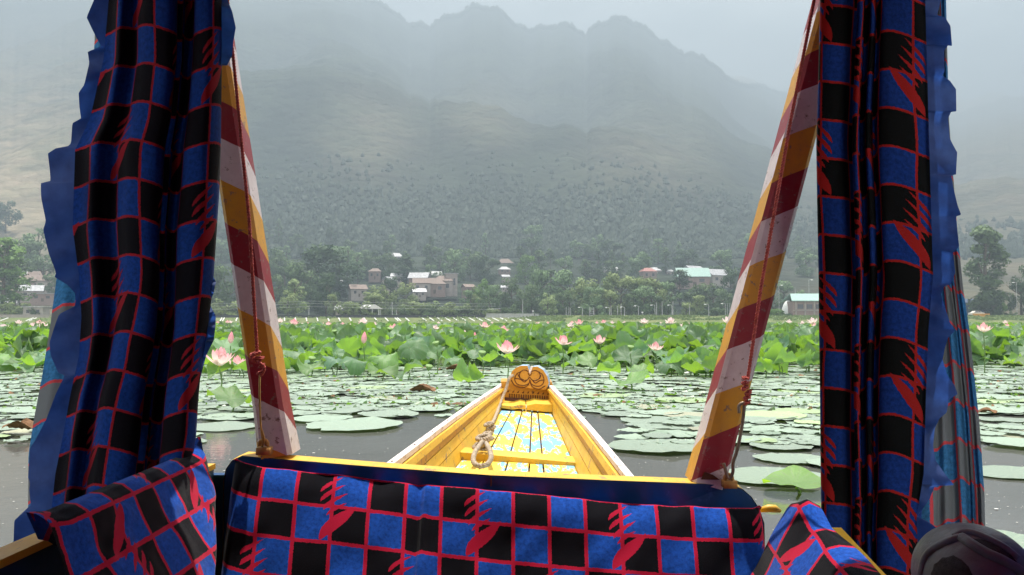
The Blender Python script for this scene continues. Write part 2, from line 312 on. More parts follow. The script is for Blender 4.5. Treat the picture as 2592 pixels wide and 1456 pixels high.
def terr(px, Yv):
    px = np.asarray(px, float); Yv = np.asarray(Yv, float); X = (px-1296)/2160*Yv
    YR = np.interp(px, [1845, 1960], [YR0, 3300.]); rz = H+(811-np.interp(px, RIDGE[:, 0], RIDGE[:, 1])+14+20*(fbm(px/22., px*0, 4, 55)-.5))/2160*YR
    z = base_z(np.minimum(Yv, 560)); z0 = base_z(560.)
    t = np.clip((Yv-560)/(YR-560), 0, 1.2); lt = np.minimum(t, 1)
    warp = (fbm(X/450, Yv/700, 3, 5)-.5)*450
    spur = 1-np.abs(2*vnoise((X+warp)/560+.37*Yv/560, Yv/1500, 3)-1); spur2 = 1-np.abs(2*vnoise((X+warp*.6)/200-.25*Yv/200, Yv/700, 9)-1)
    env = np.sin(np.pi*np.clip(lt, 0, 1)**.8)**.9
    up = z0+(rz-z0)*(lt**1.18)+env*np.clip((rz-z0)/850, .12, 1)*np.clip(lt*4, 0, 1)*(165*(spur-.55)+80*(spur2-.5)+46*(fbm(X/80, Yv/80, 4, 21)-.5))
    cap = H+(rz-H)/YR*Yv*(.60+.40*lt**.7); up = np.where(up > cap-60, cap-60+60*np.tanh((up-cap+60)/60), up)
    up = np.where(t > 1, np.minimum(up, rz)-(t-1)*1500, up)
    z = np.where(Yv > 560, up, z+(fbm(X/40, Yv/40, 3, 2)-.5)*np.clip((Yv-280)/60, 0, 1)*6)
    return X, Yv, np.maximum(z, .9)
ys = np.concatenate([np.linspace(262, 560, 40), np.geomspace(570, 3320, 250), np.linspace(3340, 3560, 6)])
PG, YG = np.meshgrid(PXS, ys); X, Yv, Z = terr(PG, YG); nr, nc = X.shape
V_ = np.stack([X, Yv, Z], -1).reshape(-1, 3); I = np.arange(nr*nc).reshape(nr, nc)
F_ = np.stack([I[:-1, :-1], I[:-1, 1:], I[1:, 1:], I[1:, :-1]], -1).reshape(-1, 4)
me = mesh('mountain', V_, F_, M['mountain'], smooth=True)
ca = me.color_attributes.new('dry', 'FLOAT_COLOR', 'POINT')
elev = (Z-H)/Yv*2160; d_ = np.clip((560-PG)/500, 0, 1)*np.clip(1.2-np.abs(elev-330)/420, 0, 1)*1.0
d_ = np.maximum(d_, .3*np.exp(-((PG-940)/130)**2-((elev-470)/110)**2)); d_ = np.maximum(d_, .25*np.exp(-((PG-1650)/170)**2-((elev-420)/120)**2)); d_ = np.maximum(d_, .25*np.exp(-((PG-1230)/120)**2-((elev-520)/80)**2))
d_ = np.maximum(d_, .75*np.clip((PG-1850)/600, 0, 1)*.5).reshape(-1)
ca.data.foreach_set('color', np.stack([d_, d_, d_, np.ones_like(d_)], -1).astype(np.float32).ravel())
struct('mountain', me, 'hazy forested mountain with a craggy ridge above the village')
def far_range(name, pts, YD, lab, seed):
    pxs = np.linspace(-2500, 5200, 500); pts = np.array(pts, float); rz = H+(811-np.interp(pxs, pts[:, 0], pts[:, 1])+(fbm(pxs/60, pxs*0, 5, seed)-.5)*36)/2160*YD
    rows = []
    for k, q in enumerate(np.linspace(0, 1, 14)):
        Yk = YD-1600*(1-q); x = (pxs-1296)/2160*Yk; z = rz*q**1.2+(fbm(x/150, Yk/150+x*0, 4, seed+3)-.5)*90*math.sin(math.pi*q); rows.append(np.stack([x, x*0+Yk, z], -1))
    rows.append(np.stack([(pxs-1296)/2160*(YD+250), pxs*0+YD+250, rz*.5], -1))
    A = np.array(rows); r, c = A.shape[:2]; I = np.arange(r*c).reshape(r, c)
    me = mesh(name, A.reshape(-1, 3), np.stack([I[:-1, :-1], I[:-1, 1:], I[1:, 1:], I[1:, :-1]], -1).reshape(-1, 4), M['mountain'], smooth=True); me.color_attributes.new('dry', 'FLOAT_COLOR', 'POINT'); struct(name, me, lab)
far_range('far_mountain', [(-2500, 300), (800, 250), (1060, 200), (1200, 230), (1350, 210), (1500, 120), (1750, 140), (1850, 175), (1960, 222), (2060, 246), (2200, 270), (2330, 262), (2440, 250), (2560, 228), (2700, 225), (3300, 280), (5200, 400)], 3900, 'paler second mountain range fading into the haze behind', 31)
# bank: grassy embankment along the far shore
pxs = np.linspace(-2400, 5000, 400); prof = [(205, -.3), (213, .0), (217, .18), (226, .25), (229, .5), (237, 1.45), (240, 1.55), (262.5, 2.12)]
A = []
for Yk, zk in prof:
    x = (pxs-1296)/2160*Yk; k = np.clip((pxs-1330)/120, 0, 1); b = (fbm(x/3., x*0+Yk, 4, 8)-.5)
    A.append(np.stack([x, x*0+Yk, zk+(zk > .4)*(k*.32+b*(.08+.5*k))], -1))
A = np.array(A); r, c = A.shape[:2]; I = np.arange(r*c).reshape(r, c)
struct('shore_bank', mesh('shore_bank', A.reshape(-1, 3), np.stack([I[:-1, :-1], I[:-1, 1:], I[1:, 1:], I[1:, :-1]], -1).reshape(-1, 4), M['bank'], smooth=True), 'grassy embankment along the far shore')
mb = MB(); mb.grid([[((p-1296)/2160*Yk, Yk, z) for p in (-2300, 0, 1000, 1500, 2500, 4900)] for Yk, z in ((241.5, 2.0), (247, 2.0))]); mb.build('shore_road', M['concrete']); tag(bpy.data.objects['shore_road'], 'pale road along the top of the far bank', None, None, 'structure')
# ------------------------------------------------------------------ trees
def crown_mesh(name, kind, n, seed, size):
    rg = np.random.default_rng(seed); C_ = []; 
    if kind == 'round':       # unit: height 1, crown radius ~.38
        for i in range(26):
            a = rg.uniform(0, 2*np.pi); h = rg.uniform(.07, .93); rr = .40*np.sqrt(max(0, 1-((h-.46)/.56)**2))*rg.uniform(.45, 1); C_.append((rr*np.cos(a), rr*np.sin(a), h, rg.uniform(.10, .18)))
    elif kind == 'poplar':
        for i in range(40):
            h = rg.uniform(.08, 1.); a = rg.uniform(0, 2*np.pi); rr = .145*np.sqrt(max(0, np.sin(np.pi*min(1, h*.86+.12))))*rg.uniform(.3, 1.05); C_.append((rr*np.cos(a), rr*np.sin(a), h*.95, rg.uniform(.045, .085)))
    elif kind == 'cone':
        for i in range(34):
            h = rg.uniform(.1, 1.)**.9; a = rg.uniform(0, 2*np.pi); rr = .30*(1-h)**.8*rg.uniform(.4, 1.05)+.02; C_.append((rr*np.cos(a), rr*np.sin(a), h*.93+.02, .05+.07*(1-h)))
    else:                      # bush: wide and low, unit height 1
        for i in range(22):
            a = rg.uniform(0, 2*np.pi); rr = .75*np.sqrt(rg.uniform(0, 1)); C_.append((rr*np.cos(a), rr*np.sin(a)*.7, rg.uniform(.12, .82*(1-.5*rr)), rg.uniform(.14, .26)))
    C_ = np.array(C_); k = rg.integers(0, len(C_), n); d = rg.normal(size=(n, 3)); d /= np.linalg.norm(d, axis=1)[:, None]
    rad = C_[k, 3]*rg.uniform(.3, 1.12, n)**.7; p = C_[k, :3]+d*rad[:, None]*np.array([1, 1, .8])
    nrm = d+rg.normal(size=(n, 3))*.5; nrm /= np.linalg.norm(nrm, axis=1)[:, None]
    t1 = np.cross(nrm, rg.normal(size=(n, 3))); t1 /= np.linalg.norm(t1, axis=1)[:, None]; t2 = np.cross(nrm, t1); s = size*rg.uniform(.6, 1.3, n)[:, None]
    v = np.stack([p-t1*s, p-t2*s*.6+nrm*s*.2, p+t1*s, p+t2*s*.6], 1).reshape(-1, 3); v[:, 2] = np.maximum(v[:, 2], .005)
    me = mesh(name, v, np.arange(n*4).reshape(n, 4), M['foliage'], smooth=True)
    on = d*.75+np.stack([p[:, 0]*2.2, p[:, 1]*2.2, (p[:, 2]-.45)*1.6], -1)+rg.normal(size=(n, 3))*.18; on /= np.linalg.norm(on, axis=1)[:, None]
    me.normals_split_custom_set_from_vertices(np.repeat(on, 4, 0).tolist()); return me
def trunk_mesh(kind, seed):
    rg = random.Random(seed); mb = MB(); hgt = {'round': .7, 'poplar': .9, 'cone': .9, 'bush': .4}[kind]; r0 = .028 if kind != 'bush' else .04
    pts = [(rg.uniform(-.01, .01), rg.uniform(-.01, .01), hgt*i/4-.02) for i in range(5)]; mb.tube(pts, [r0*(1-.18*i) for i in range(5)], 6)
    for i in range(5):
        z = hgt*rg.uniform(.3, .8); a = rg.uniform(0, 6.28); l = {'round': .28, 'poplar': .1, 'cone': .15, 'bush': .4}[kind]
        mb.tube([(0, 0, z), (l*.5*math.cos(a), l*.5*math.sin(a), z+.08), (l*math.cos(a), l*math.sin(a), z+.2)], [r0*.5, r0*.35, r0*.15], 5)
    return mesh('trunk', mb.v, mb.f, M['bark'])
CR = {k: [crown_mesh('crown', k, {'round': 2600, 'poplar': 1700, 'cone': 1700, 'bush': 1300}[k], 100+i*7, {'round': .030, 'poplar': .020, 'cone': .024, 'bush': .06}[k]) for i in range(4)] for k in ('round', 'poplar', 'cone', 'bush')}
BIGPOP = crown_mesh('crown', 'poplar', 7000, 555, .017)
TK = {k: [trunk_mesh(k, i) for i in range(2)] for k in CR}
TREES = []
TONE = {'pale': (2.7, 2.35, 2.4, 1), 'mid': (1.0, 1.05, 1, 1), 'dark': (.55, .66, .66, 1), 'olive': (2.1, 1.8, 1.6, 1), 'bright': (1.35, 1.6, .8, 1), 'grey': (1.6, 1.65, 1.75, 1)}
def tree(px, ytop, ybase, Y, kind, tone, width=None, wide=1., big=False):
    base = P(px, ybase, Y); hgt = P(px, ytop, Y).z-base.z; X, _, zt = terr(px, Y)
    zg = float(zt) if Y > 262 else 1.5+(Y-240)*.025
    if base.z > zg: hgt += base.z-zg
    base.z = zg; hgt = max(hgt, P(px, ytop, Y).z-zg) if Y > 262 else P(px, ytop, Y).z-zg
    nm = {'round': 'willow_tree', 'poplar': 'poplar_tree', 'cone': 'cypress_tree', 'bush': 'shrub'}[kind]
    o = link(nm, None, None, base, (0, 0, random.uniform(0, 6.28)), hgt)
    i = random.randrange(4); s = (wide, wide, 1)
    c = link('crown', BIGPOP if big else CR[kind][i], o, None, None, s, TONE[tone]); link('trunk', TK[kind][i % 2], o)
    TREES.append((o, px, Y, kind, tone, hgt)); return o
# rows read from the photograph: px, top y, base y, depth, kind, tone, widening
for a in [(575, 672, 800, 290, 'round', 'mid', 1.0), (630, 690, 800, 300, 'round', 'mid', .8), (560, 745, 800, 262, 'bush', 'olive', 1.2), (610, 750, 800, 258, 'bush', 'olive', 1.1), (690, 690, 790, 300, 'round', 'mid', .9), (884, 752, 802, 259, 'bush', 'olive', 1.0), (908, 765, 803, 257, 'bush', 'olive', 1.2), (1066, 758, 803, 259, 'bush', 'olive', 1.1), (1108, 752, 803, 262, 'bush', 'pale', 1.1), (1155, 755, 803, 260, 'bush', 'olive', 1.2), (965, 725, 800, 275, 'round', 'olive', 1.0), (845, 742, 803, 262, 'round', 'olive', .8), (1190, 735, 803, 268, 'round', 'grey', .8), (1500, 725, 802, 264, 'round', 'grey', 1.0), (1630, 722, 802, 264, 'round', 'grey', 1.0), (1765, 745, 803, 262, 'round', 'olive', 1.0),
          (745, 704, 802, 262, 'cone', 'pale', 1.5), (728, 735, 802, 256, 'round', 'olive', 1.), (798, 634, 790, 330, 'round', 'dark', 1.35), (762, 672, 790, 310, 'round', 'mid', .9), (826, 692, 795, 275, 'round', 'dark', .8), (858, 668, 780, 340, 'poplar', 'dark', 1.6),
          (905, 655, 740, 420, 'poplar', 'grey', 1.5), (880, 640, 730, 440, 'poplar', 'grey', 1.3), (985, 660, 735, 430, 'round', 'mid', .8), (1030, 646, 730, 400, 'poplar', 'dark', 2.1), (948, 738, 800, 268, 'round', 'olive', 1.4), (925, 752, 802, 258, 'bush', 'olive', 1.2),
          (1023, 716, 790, 300, 'round', 'olive', 1.0), (988, 700, 770, 330, 'round', 'dark', .9), (1050, 752, 802, 262, 'bush', 'olive', 1.5), (1010, 770, 803, 255, 'bush', 'mid', 1.3), (1090, 765, 803, 256, 'bush', 'mid', 1.2), (1130, 760, 803, 258, 'bush', 'olive', 1.3), (1170, 770, 803, 256, 'bush', 'mid', 1.3),
          (1217, 706, 795, 290, 'round', 'bright', .7), (1240, 722, 795, 280, 'round', 'grey', .8), (1262, 722, 795, 285, 'round', 'mid', .75), (1200, 745, 800, 270, 'round', 'olive', .9), (1295, 704, 795, 290, 'round', 'mid', .8), (1320, 735, 800, 272, 'round', 'mid', .8), (1300, 765, 802, 257, 'bush', 'mid', 1.3), (1245, 775, 803, 255, 'bush', 'olive', 1.2),
          (1386, 741, 803, 256, 'round', 'pale', .95), (1360, 678, 795, 300, 'round', 'grey', .75), (1394, 680, 780, 310, 'poplar', 'dark', 2.2), (1345, 725, 800, 280, 'round', 'mid', .9), (1441, 688, 800, 285, 'round', 'grey', 1.1), (1478, 708, 800, 275, 'round', 'olive', 1.0), (1425, 735, 802, 265, 'round', 'mid', .9),
          (1528, 706, 800, 280, 'round', 'grey', .9), (1572, 690, 800, 275, 'round', 'olive', 1.05), (1545, 730, 802, 262, 'round', 'olive', .9), (1610, 704, 800, 280, 'round', 'mid', .9), (1650, 700, 800, 272, 'round', 'olive', 1.1), (1690, 712, 800, 276, 'round', 'grey', .9), (1600, 742, 802, 262, 'round', 'mid', .9), (1670, 745, 802, 262, 'round', 'mid', .9),
          (1721, 682, 760, 330, 'poplar', 'dark', 2.0), (1555, 670, 730, 400, 'cone', 'dark', 1.4), (1738, 765, 803, 256, 'round', 'olive', 1.2), (1765, 722, 800, 290, 'round', 'mid', 1.1), (1805, 722, 800, 285, 'round', 'mid', 1.1), (1835, 735, 800, 275, 'round', 'mid', 1.0), (1850, 683, 790, 310, 'round', 'dark', .7), (1880, 735, 800, 270, 'round', 'bright', .8), (1815, 772, 803, 255, 'bush', 'mid', 1.4), (1780, 778, 803, 253, 'bush', 'mid', 1.2), (1505, 755, 803, 258, 'bush', 'grey', 1.2),
          (1955, 745, 800, 270, 'round', 'mid', 1.), (1985, 720, 790, 330, 'round', 'grey', .9), (2035, 735, 790, 300, 'round', 'grey', .9), (1965, 775, 808, 246, 'bush', 'bright', 1.2), (2005, 783, 808, 245, 'bush', 'mid', 1.3), (2050, 785, 808, 245, 'bush', 'mid', 1.3),
          (2470, 770, 806, 248, 'round', 'dark', 1.), (2525, 740, 806, 250, 'round', 'bright', .9), (2515, 752, 806, 246, 'round', 'dark', 1.), (2585, 672, 800, 262, 'round', 'dark', .7), (2560, 785, 806, 250, 'bush', 'mid', 1.3), (2620, 720, 800, 262, 'round', 'mid', 1.), (2460, 790, 806, 252, 'bush', 'mid', 1.),
          (8, 600, 800, 275, 'poplar', 'bright', 1.6), (36, 640, 790, 290, 'poplar', 'mid', 1.5), (-18, 620, 800, 280, 'poplar', 'mid', 1.5), (15, 508, 545, 640, 'round', 'dark', 1.1), (70, 590, 690, 420, 'poplar', 'grey', 1.4), (95, 575, 690, 430, 'poplar', 'grey', 1.3), (55, 600, 690, 410, 'round', 'mid', 1.), (110, 640, 720, 380, 'round', 'mid', 1.), (30, 755, 803, 262, 'bush', 'olive', 1.2), (90, 770, 803, 262, 'bush', 'mid', 1.2), (130, 690, 760, 350, 'round', 'mid', .9),
          (1150, 655, 740, 430, 'round', 'grey', .9), (1190, 640, 720, 450, 'round', 'mid', 1.1), (1235, 655, 730, 420, 'round', 'dark', 1.), (1330, 655, 730, 430, 'round', 'bright', .9), (1365, 650, 730, 440, 'poplar', 'mid', 1.7), (1430, 655, 730, 430, 'round', 'grey', .8), (1480, 665, 730, 430, 'poplar', 'mid', 1.6), (1515, 680, 740, 400, 'poplar', 'dark', 1.5), (1090, 690, 745, 400, 'round', 'grey', .8), (1118, 700, 745, 390, 'round', 'mid', .8), (720, 660, 760, 390, 'round', 'mid', .9), (680, 640, 740, 420, 'round', 'dark', .9)]:
    tree(a[0], a[1], a[2], a[3], a[4], a[5], wide=a[6])
tree(2496, 567, 803, 250, 'poplar', 'mid', wide=1.3, big=True)
for i in range(70):                           # further trees climbing the foot of the slope
    px = random.uniform(530, 2080); Y = random.uniform(430, 620); k = random.choice(('round', 'poplar', 'poplar', 'round', 'cone'))
    x, _, z = terr(px, Y); hgt = random.uniform(9, 16)*(1.3 if k == 'poplar' else 1)
    yb = PX((float(x), Y, float(z)))[1]; yt = PX((float(x), Y, float(z)+hgt))[1]
    tree(px, yt, yb, Y, k, random.choice(('mid', 'grey', 'dark', 'mid')), wide=random.uniform(.9, 1.5))
# forest on the mountain: nobody could count it
def forest():
    rg = np.random.default_rng(11); n = 26000; px = rg.uniform(-300, 2900, n); Yf = np.exp(rg.uniform(np.log(565), np.log(860), n))
    x, y, z = terr(px, Yf); dens = z*0; keep = (rg.random(n) > np.clip((Yf-640)/220, 0, 1)) & (dens*0+fbm(x/200, y/200, 4, 77) > .30+.3*rg.random(n)**2+.55*np.clip((560-px)/300, 0, 1)); 
    m = 5200; pr = rg.uniform(300, 2200, m); yr = np.interp(pr, [1845, 1960], [2500, 3300])-rg.uniform(0, 50, m); xr, yr, zr = terr(pr, yr)
    X_ = np.concatenate([x[keep], xr]); Y_ = np.concatenate([y[keep], yr]); Z_ = np.concatenate([z[keep], zr]); n = len(X_)
    hh = np.where(np.arange(n) < keep.sum(), rg.uniform(.004, .0115, n)*Y_*np.clip(1.25-(Y_-565)/420, .3, 1), rg.uniform(5, 17, n)*rg.uniform(.5, 1, n)); ww = hh*rg.uniform(.28, .6, n)
    ang = rg.uniform(0, 6.28, n); vs = []; lv = [(.0, .55), (.25, 1.), (.6, .75), (1., .08)]
    for hz, wr in lv:
        for j in range(6):
            a = ang+j*math.pi/3; q = ww*wr*rg.uniform(.7, 1.2, n); vs.append(np.stack([X_+q*np.cos(a), Y_+q*np.sin(a), Z_-1+hh*hz*rg.uniform(.9, 1.1, n)], -1))
    v = np.stack(vs, 1).reshape(-1, 3); f = []
    for r in range(3):
        for j in range(6): f.append((r*6+j, r*6+(j+1) % 6, (r+1)*6+(j+1) % 6, (r+1)*6+j))
    F = (np.array(f)[None]+(np.arange(n)*24)[:, None, None]).reshape(-1, 4)
    tag(link('mountain_forest', mesh('mountain_forest', v, F, M['forest'])), 'dense green forest covering the mountain and its ridge', None, None, 'stuff')
forest()
# scrub along the right part of the bank
rg = np.random.default_rng(5); n = 26000; pxs = np.concatenate([rg.uniform(1340, 2700, 20000), rg.uniform(-50, 1340, 6000)]); Ys = rg.uniform(229, 240, n); x = (pxs-1296)/2160*Ys
dn = fbm(x/4, Ys/3, 4, 14); k = dn > np.where(pxs > 1340, .42, .62); x = x[k]; Ys = Ys[k]; pk = pxs[k]; z = np.interp(Ys, [229, 237, 240], [.5, 1.45, 1.55])+np.clip((pk-1330)/120, 0, 1)*.32+rg.uniform(0, .5, len(x))*(dn[k]*1.2)
d = rg.normal(size=(len(x), 3))*.16; e = rg.normal(size=(len(x), 3))*.16; p = np.stack([x, Ys, z], -1)
o = link('bank_scrub', mesh('bank_scrub', np.stack([p-d, p-e, p+d, p+e], 1).reshape(-1, 3), np.arange(len(x)*4).reshape(-1, 4), M['foliage'])); tag(o, 'low scrub growing over the far embankment', None, None, 'stuff'); o.color = (1.5, 1.4, 1.1, 1)
# ------------------------------------------------------------------ houses
HOUSES = []
def house(px, ybase, Y, w_, d_h, h_, wall, roof, kind='gable', rot=0., label=None, wins=2, rh=None):
    b = P(px, ybase, Y); X, _, zt = terr(px, Y)
    zg = float(zt) if Y > 262 else b.z
    lift = max(0, b.z-zg)
    o = link('village_house', None, None, (b.x, b.y, min(b.z, zg) if lift > 6 else b.z), (0, 0, rot))
    zb = 0 if lift <= 6 else b.z-zg
    rh = rh or w_*.28; mb = MB(); mb.box((0, 0, zb+h_/2-.75), (w_, d_h, h_+1.5)); 
    wl = mb.build('wall', M[wall], o)
    e = .45; mb = MB(); z0 = zb+h_+.003
    if kind == 'gable':
        for s in (-1, 1): mb.hexa([(-w_/2-e, s*(d_h/2+e), z0-.15), (w_/2+e, s*(d_h/2+e), z0-.15), (w_/2+e, 0, z0+rh), (-w_/2-e, 0, z0+rh), (-w_/2-e, s*(d_h/2+e), z0), (w_/2+e, s*(d_h/2+e), z0), (w_/2+e, 0, z0+rh+.15), (-w_/2-e, 0, z0+rh+.15)])
        for s in (-1, 1): mb.add([(s*w_/2, -d_h/2, z0), (s*w_/2, d_h/2, z0), (s*w_/2, 0, z0+rh)], [(0, 1, 2)])
    elif kind == 'hip':
        k = w_*.22; mb.add([(-w_/2-e, -d_h/2-e, z0), (w_/2+e, -d_h/2-e, z0), (w_/2+e, d_h/2+e, z0), (-w_/2-e, d_h/2+e, z0), (-k, 0, z0+rh), (k, 0, z0+rh)], [(0, 1, 5, 4), (2, 3, 4, 5), (1, 2, 5), (3, 0, 4), (3, 2, 1, 0)])
    else: mb.box((0, 0, z0+.12), (w_+2*e, d_h+2*e, .24))
    mb.build('roof', M[roof], o)
    for i in range(wins):
        mb = MB(); xx = -w_/2+w_*(i+.5)/wins; mb.box((xx, -d_h/2-.02, zb+h_*.58), (w_*.16, .08, h_*.34)); mb.build('window', M['glass'], o)
    if wins:
        mb = MB(); mb.box((w_*.02, -d_h/2-.02, zb+h_*.2), (w_*.11, .07, h_*.4)); mb.build('door', M['bark'], o)
    tag(o, label, 'house', 'village houses below the mountain'); HOUSES.append((o, px, Y, wall, roof, kind)); return o
for a in [(1068, 742, 350, 7, 5, 4, 'render', 'rust', 'gable', .1, 'long house with brown roof at the lower edge of the village cluster'), (1062, 728, 362, 8, 5, 4, 'brick', 'tin', 'gable', -.2, 'brick house with pale roof at the upper end of the village cluster'),
          (1098, 744, 352, 9, 6, 4, 'brick', 'rust', 'hip', .15, 'low brick house with wide brown hipped roof in mid cluster'), (1122, 742, 356, 8, 6, 5, 'render', 'rust', 'hip', 0, 'cream two-storey house with brown roof and dark window row'), (1142, 742, 358, 5, 6, 8, 'render', 'tin', 'flat', .1, 'tall narrow cream house with white flat roof'),
          (1060, 752, 345, 5, 4, 2, 'render', 'tin', 'gable', .3, 'white shed at the foot of the village cluster'), (1185, 746, 345, 4, 4, 3, 'brick', 'rust', 'gable', .5, 'small brown-roofed hut past the bare pink slope'), (985, 735, 350, 5, 4, 4, 'render', 'tin', 'gable', 1.2, 'white gabled house standing alone among the willows'),
          (905, 752, 330, 6, 5, 3, 'render', 'rust', 'gable', .4, 'cream house with brown roof above the hipped pavilion'), (852, 736, 345, 4, 4, 3, 'render', 'tin', 'gable', 0, 'little white house beside the dark tall trees'), (1003, 662, 560, 9, 6, 3, 'render', 'tin', 'hip', 0, 'white roof high on the wooded slope, topmost of the village'), (978, 676, 530, 12, 5, 2, 'render', 'tin', 'flat', 0, 'flat pale roof on the wooded slope under a white roof'),
          (950, 708, 430, 6, 5, 4, 'brick', 'rust', 'hip', 0, 'pink-roofed house halfway up the wooded slope'), (1005, 722, 400, 5, 5, 4, 'render', 'tin', 'gable', 0, 'white-gabled house behind the olive bushes'), (1098, 714, 410, 7, 5, 3, 'render', 'tin', 'gable', .2, 'white house just above the village cluster'), (1278, 676, 520, 10, 6, 2.2, 'brick', 'rust', 'hip', 0, 'wide pinkish house high between two tree masses'), (1276, 692, 470, 6, 5, 2, 'brick', 'tin', 'hip', .2, 'pink house with white roof below the wide pinkish house'), (1279, 710, 430, 3.4, 4, 1.8, 'render', 'tin', 'gable', .2, 'small white hut low in the gap between trees'), (1279, 738, 360, 3, 4, 1.6, 'render', 'tin', 'gable', 0, 'white shed lowest in the gap between trees'),
          (1546, 699, 480, 7, 5, 3, 'render', 'tin', 'gable', .2, 'white roof beside the dark cedar'), (1640, 708, 430, 7, 6, 4, 'brick', 'redroof', 'hip', .2, 'red roofed house showing over the willows'), (1648, 699, 470, 6, 5, 3, 'render', 'tin', 'gable', .1, 'white gable just above the red roof'), (1664, 699, 480, 4, 4, 3, 'render', 'tin', 'hip', .1, 'tiny white hipped roof next to the red-roofed house'), (1696, 702, 470, 4, 4, 3, 'render', 'tin', 'hip', 0, 'tiny white roof at the dark poplar'),
          (1752, 724, 380, 14, 8, 4, 'brick', 'greenroof', 'gable', 0, 'long brick house with pale green roof'), (1755, 708, 410, 9, 7, 4, 'render', 'tin', 'gable', .6, 'white roofed house behind the long green roof'), (1775, 716, 395, 9, 7, 4, 'render', 'tin', 'hip', .1, 'white hipped roof beside the long green roof'), (1812, 720, 390, 10, 7, 4, 'render', 'tin', 'gable', .5, 'white roofed house at the end of the hillside hamlet'),
          (62, 715, 400, 8, 6, 3, 'brick', 'tin', 'gable', .5, 'house with slanting white roof at the top of the brown cluster'), (98, 722, 390, 8, 6, 4, 'brick', 'rust', 'gable', .1, 'broad brick house with brown roof in the cluster by the curtain'), (75, 735, 370, 9, 6, 4, 'brick', 'rust', 'gable', .6, 'steep brown-gabled house in the cluster by the curtain'), (118, 735, 365, 7, 5, 4, 'render', 'rust', 'gable', .2, 'cream house with brown roof touching the curtain edge'), (80, 756, 340, 8, 5, 3, 'render', 'tin', 'gable', .4, 'low house with pale slanting roof below the brown gables'), (115, 764, 330, 9, 5, 3, 'brick', 'tin', 'flat', 0, 'flat pale-roofed building by the curtain ruffle'), (118, 680, 460, 9, 5, 3, 'render', 'tin', 'flat', 0, 'white flat roof among hillside trees by the curtain'), (15, 790, 300, 7, 5, 3, 'render', 'tin', 'gable', .3, 'low white-roofed shed at the frame edge'), (92, 803, 262, 6, 4, 3, 'render', 'tin', 'flat', 0, 'low pale hut on the bank by the curtain'), (200, 604, 700, 14, 6, 4, 'render', 'tin', 'flat', 0, 'white roof far up the dry slope')]:
    house(*a[:10], label=a[10])
# hipped pavilion on the bank
o = link('garden_pavilion', None, None, P(936, 804, 258)); o.location.z = 2.0
for x in (-3, -1, 1, 3):
    for y in (-1.6, 1.6): mb = MB(); mb.box((x, y, 1.1), (.25, .25, 2.2)); mb.build('post', M['whitepaint'], o)
mb = MB(); mb.add([(-3.6, -2.4, 2.2), (3.6, -2.4, 2.2), (3.6, 2.4, 2.2), (-3.6, 2.4, 2.2), (-1.6, 0, 3.6), (1.6, 0, 3.6)], [(0, 1, 5, 4), (2, 3, 4, 5), (1, 2, 5), (3, 0, 4), (3, 2, 1, 0)]); mb.build('roof', M['greyroof'], o)
for x in (-1.6, 0): mb = MB(); mb.hexa([(x-.3, -1.5, 2.76), (x+.1, -1.5, 2.76), (x+.5, -.7, 3.22), (x+.1, -.7, 3.22), (x-.3, -1.5, 2.84), (x+.1, -1.5, 2.84), (x+.5, -.7, 3.3), (x+.1, -.7, 3.3)]); mb.build('skylight', M['whitepaint'], o)
tag(o, 'open lakeside pavilion with grey hipped roof and two white skylights', 'pavilion')
o = house(868, 803, 260, 4, 4, 2.2, 'render', 'tin', 'gable', .1, 'low shed with pale ribbed roof beside the pavilion')
o = house(1262, 798, 262, 5, 4, 1.8, 'brick', 'tin', 'flat', 0, 'low shed with white roof behind the grey wall')
# big shed with a green roof, white dome tent, blue shed, car on the right
b = P(2075, 800, 246); o = link('shore_hall', None, None, (b.x, b.y, 2.0)); mb = MB(); mb.box((0, 0, 2.1), (18, 8, 4.2)); mb.build('wall', M['brick'], o)
mb = MB(); mb.hexa([(-9.5, -4.6, 4.2), (9.5, -4.6, 4.2), (9.5, 0, 6.3), (-8.5, 0, 6.3), (-9.5, -4.6, 4.4), (9.5, -4.6, 4.4), (9.5, 0, 6.5), (-8.5, 0, 6.5)]); mb.hexa([(-9.5, 4.6, 4.2), (9.5, 4.6, 4.2), (9.5, .02, 6.3), (-8.5, .02, 6.3), (-9.5, 4.6, 4.4), (9.5, 4.6, 4.4), (9.5, .02, 6.5), (-8.5, .02, 6.5)]); mb.build('roof', M['greenroof'], o)
for i in range(7): mb = MB(); mb.box((-8.2+i*2.6, -4.15, 2.1), (.35, .3, 4.2)); mb.build('pillar', M['render'], o)
for i in range(6): mb = MB(); mb.box((-6.9+i*2.6, -4.03, 2.7), (1.6, .1, 1.3)); mb.build('window', M['glass'], o)
mb = MB(); mb.box((0, -4.2, 1.6), (18, .2, .3)); mb.build('ledge', M['render'], o)
tag(o, 'brick shore hall with pale green roof and cream pillars', 'hall')
b = P(1995, 803, 248); mb = MB(); rows = []
for i in range(9):
    a = i/8*math.pi/2; rows.append([(1.9*math.cos(a)*math.cos(j*math.pi/8), 1.9*math.cos(a)*math.sin(j*math.pi/8), 4.6*math.sin(a)) for j in range(17)])
mb.grid(rows); o = mb.build('dome_tent', M['whitepaint'], smooth=True, loc=(b.x, b.y, 2.0)); tag(o, 'tall white dome tent beside the green-roofed hall', 'tent')
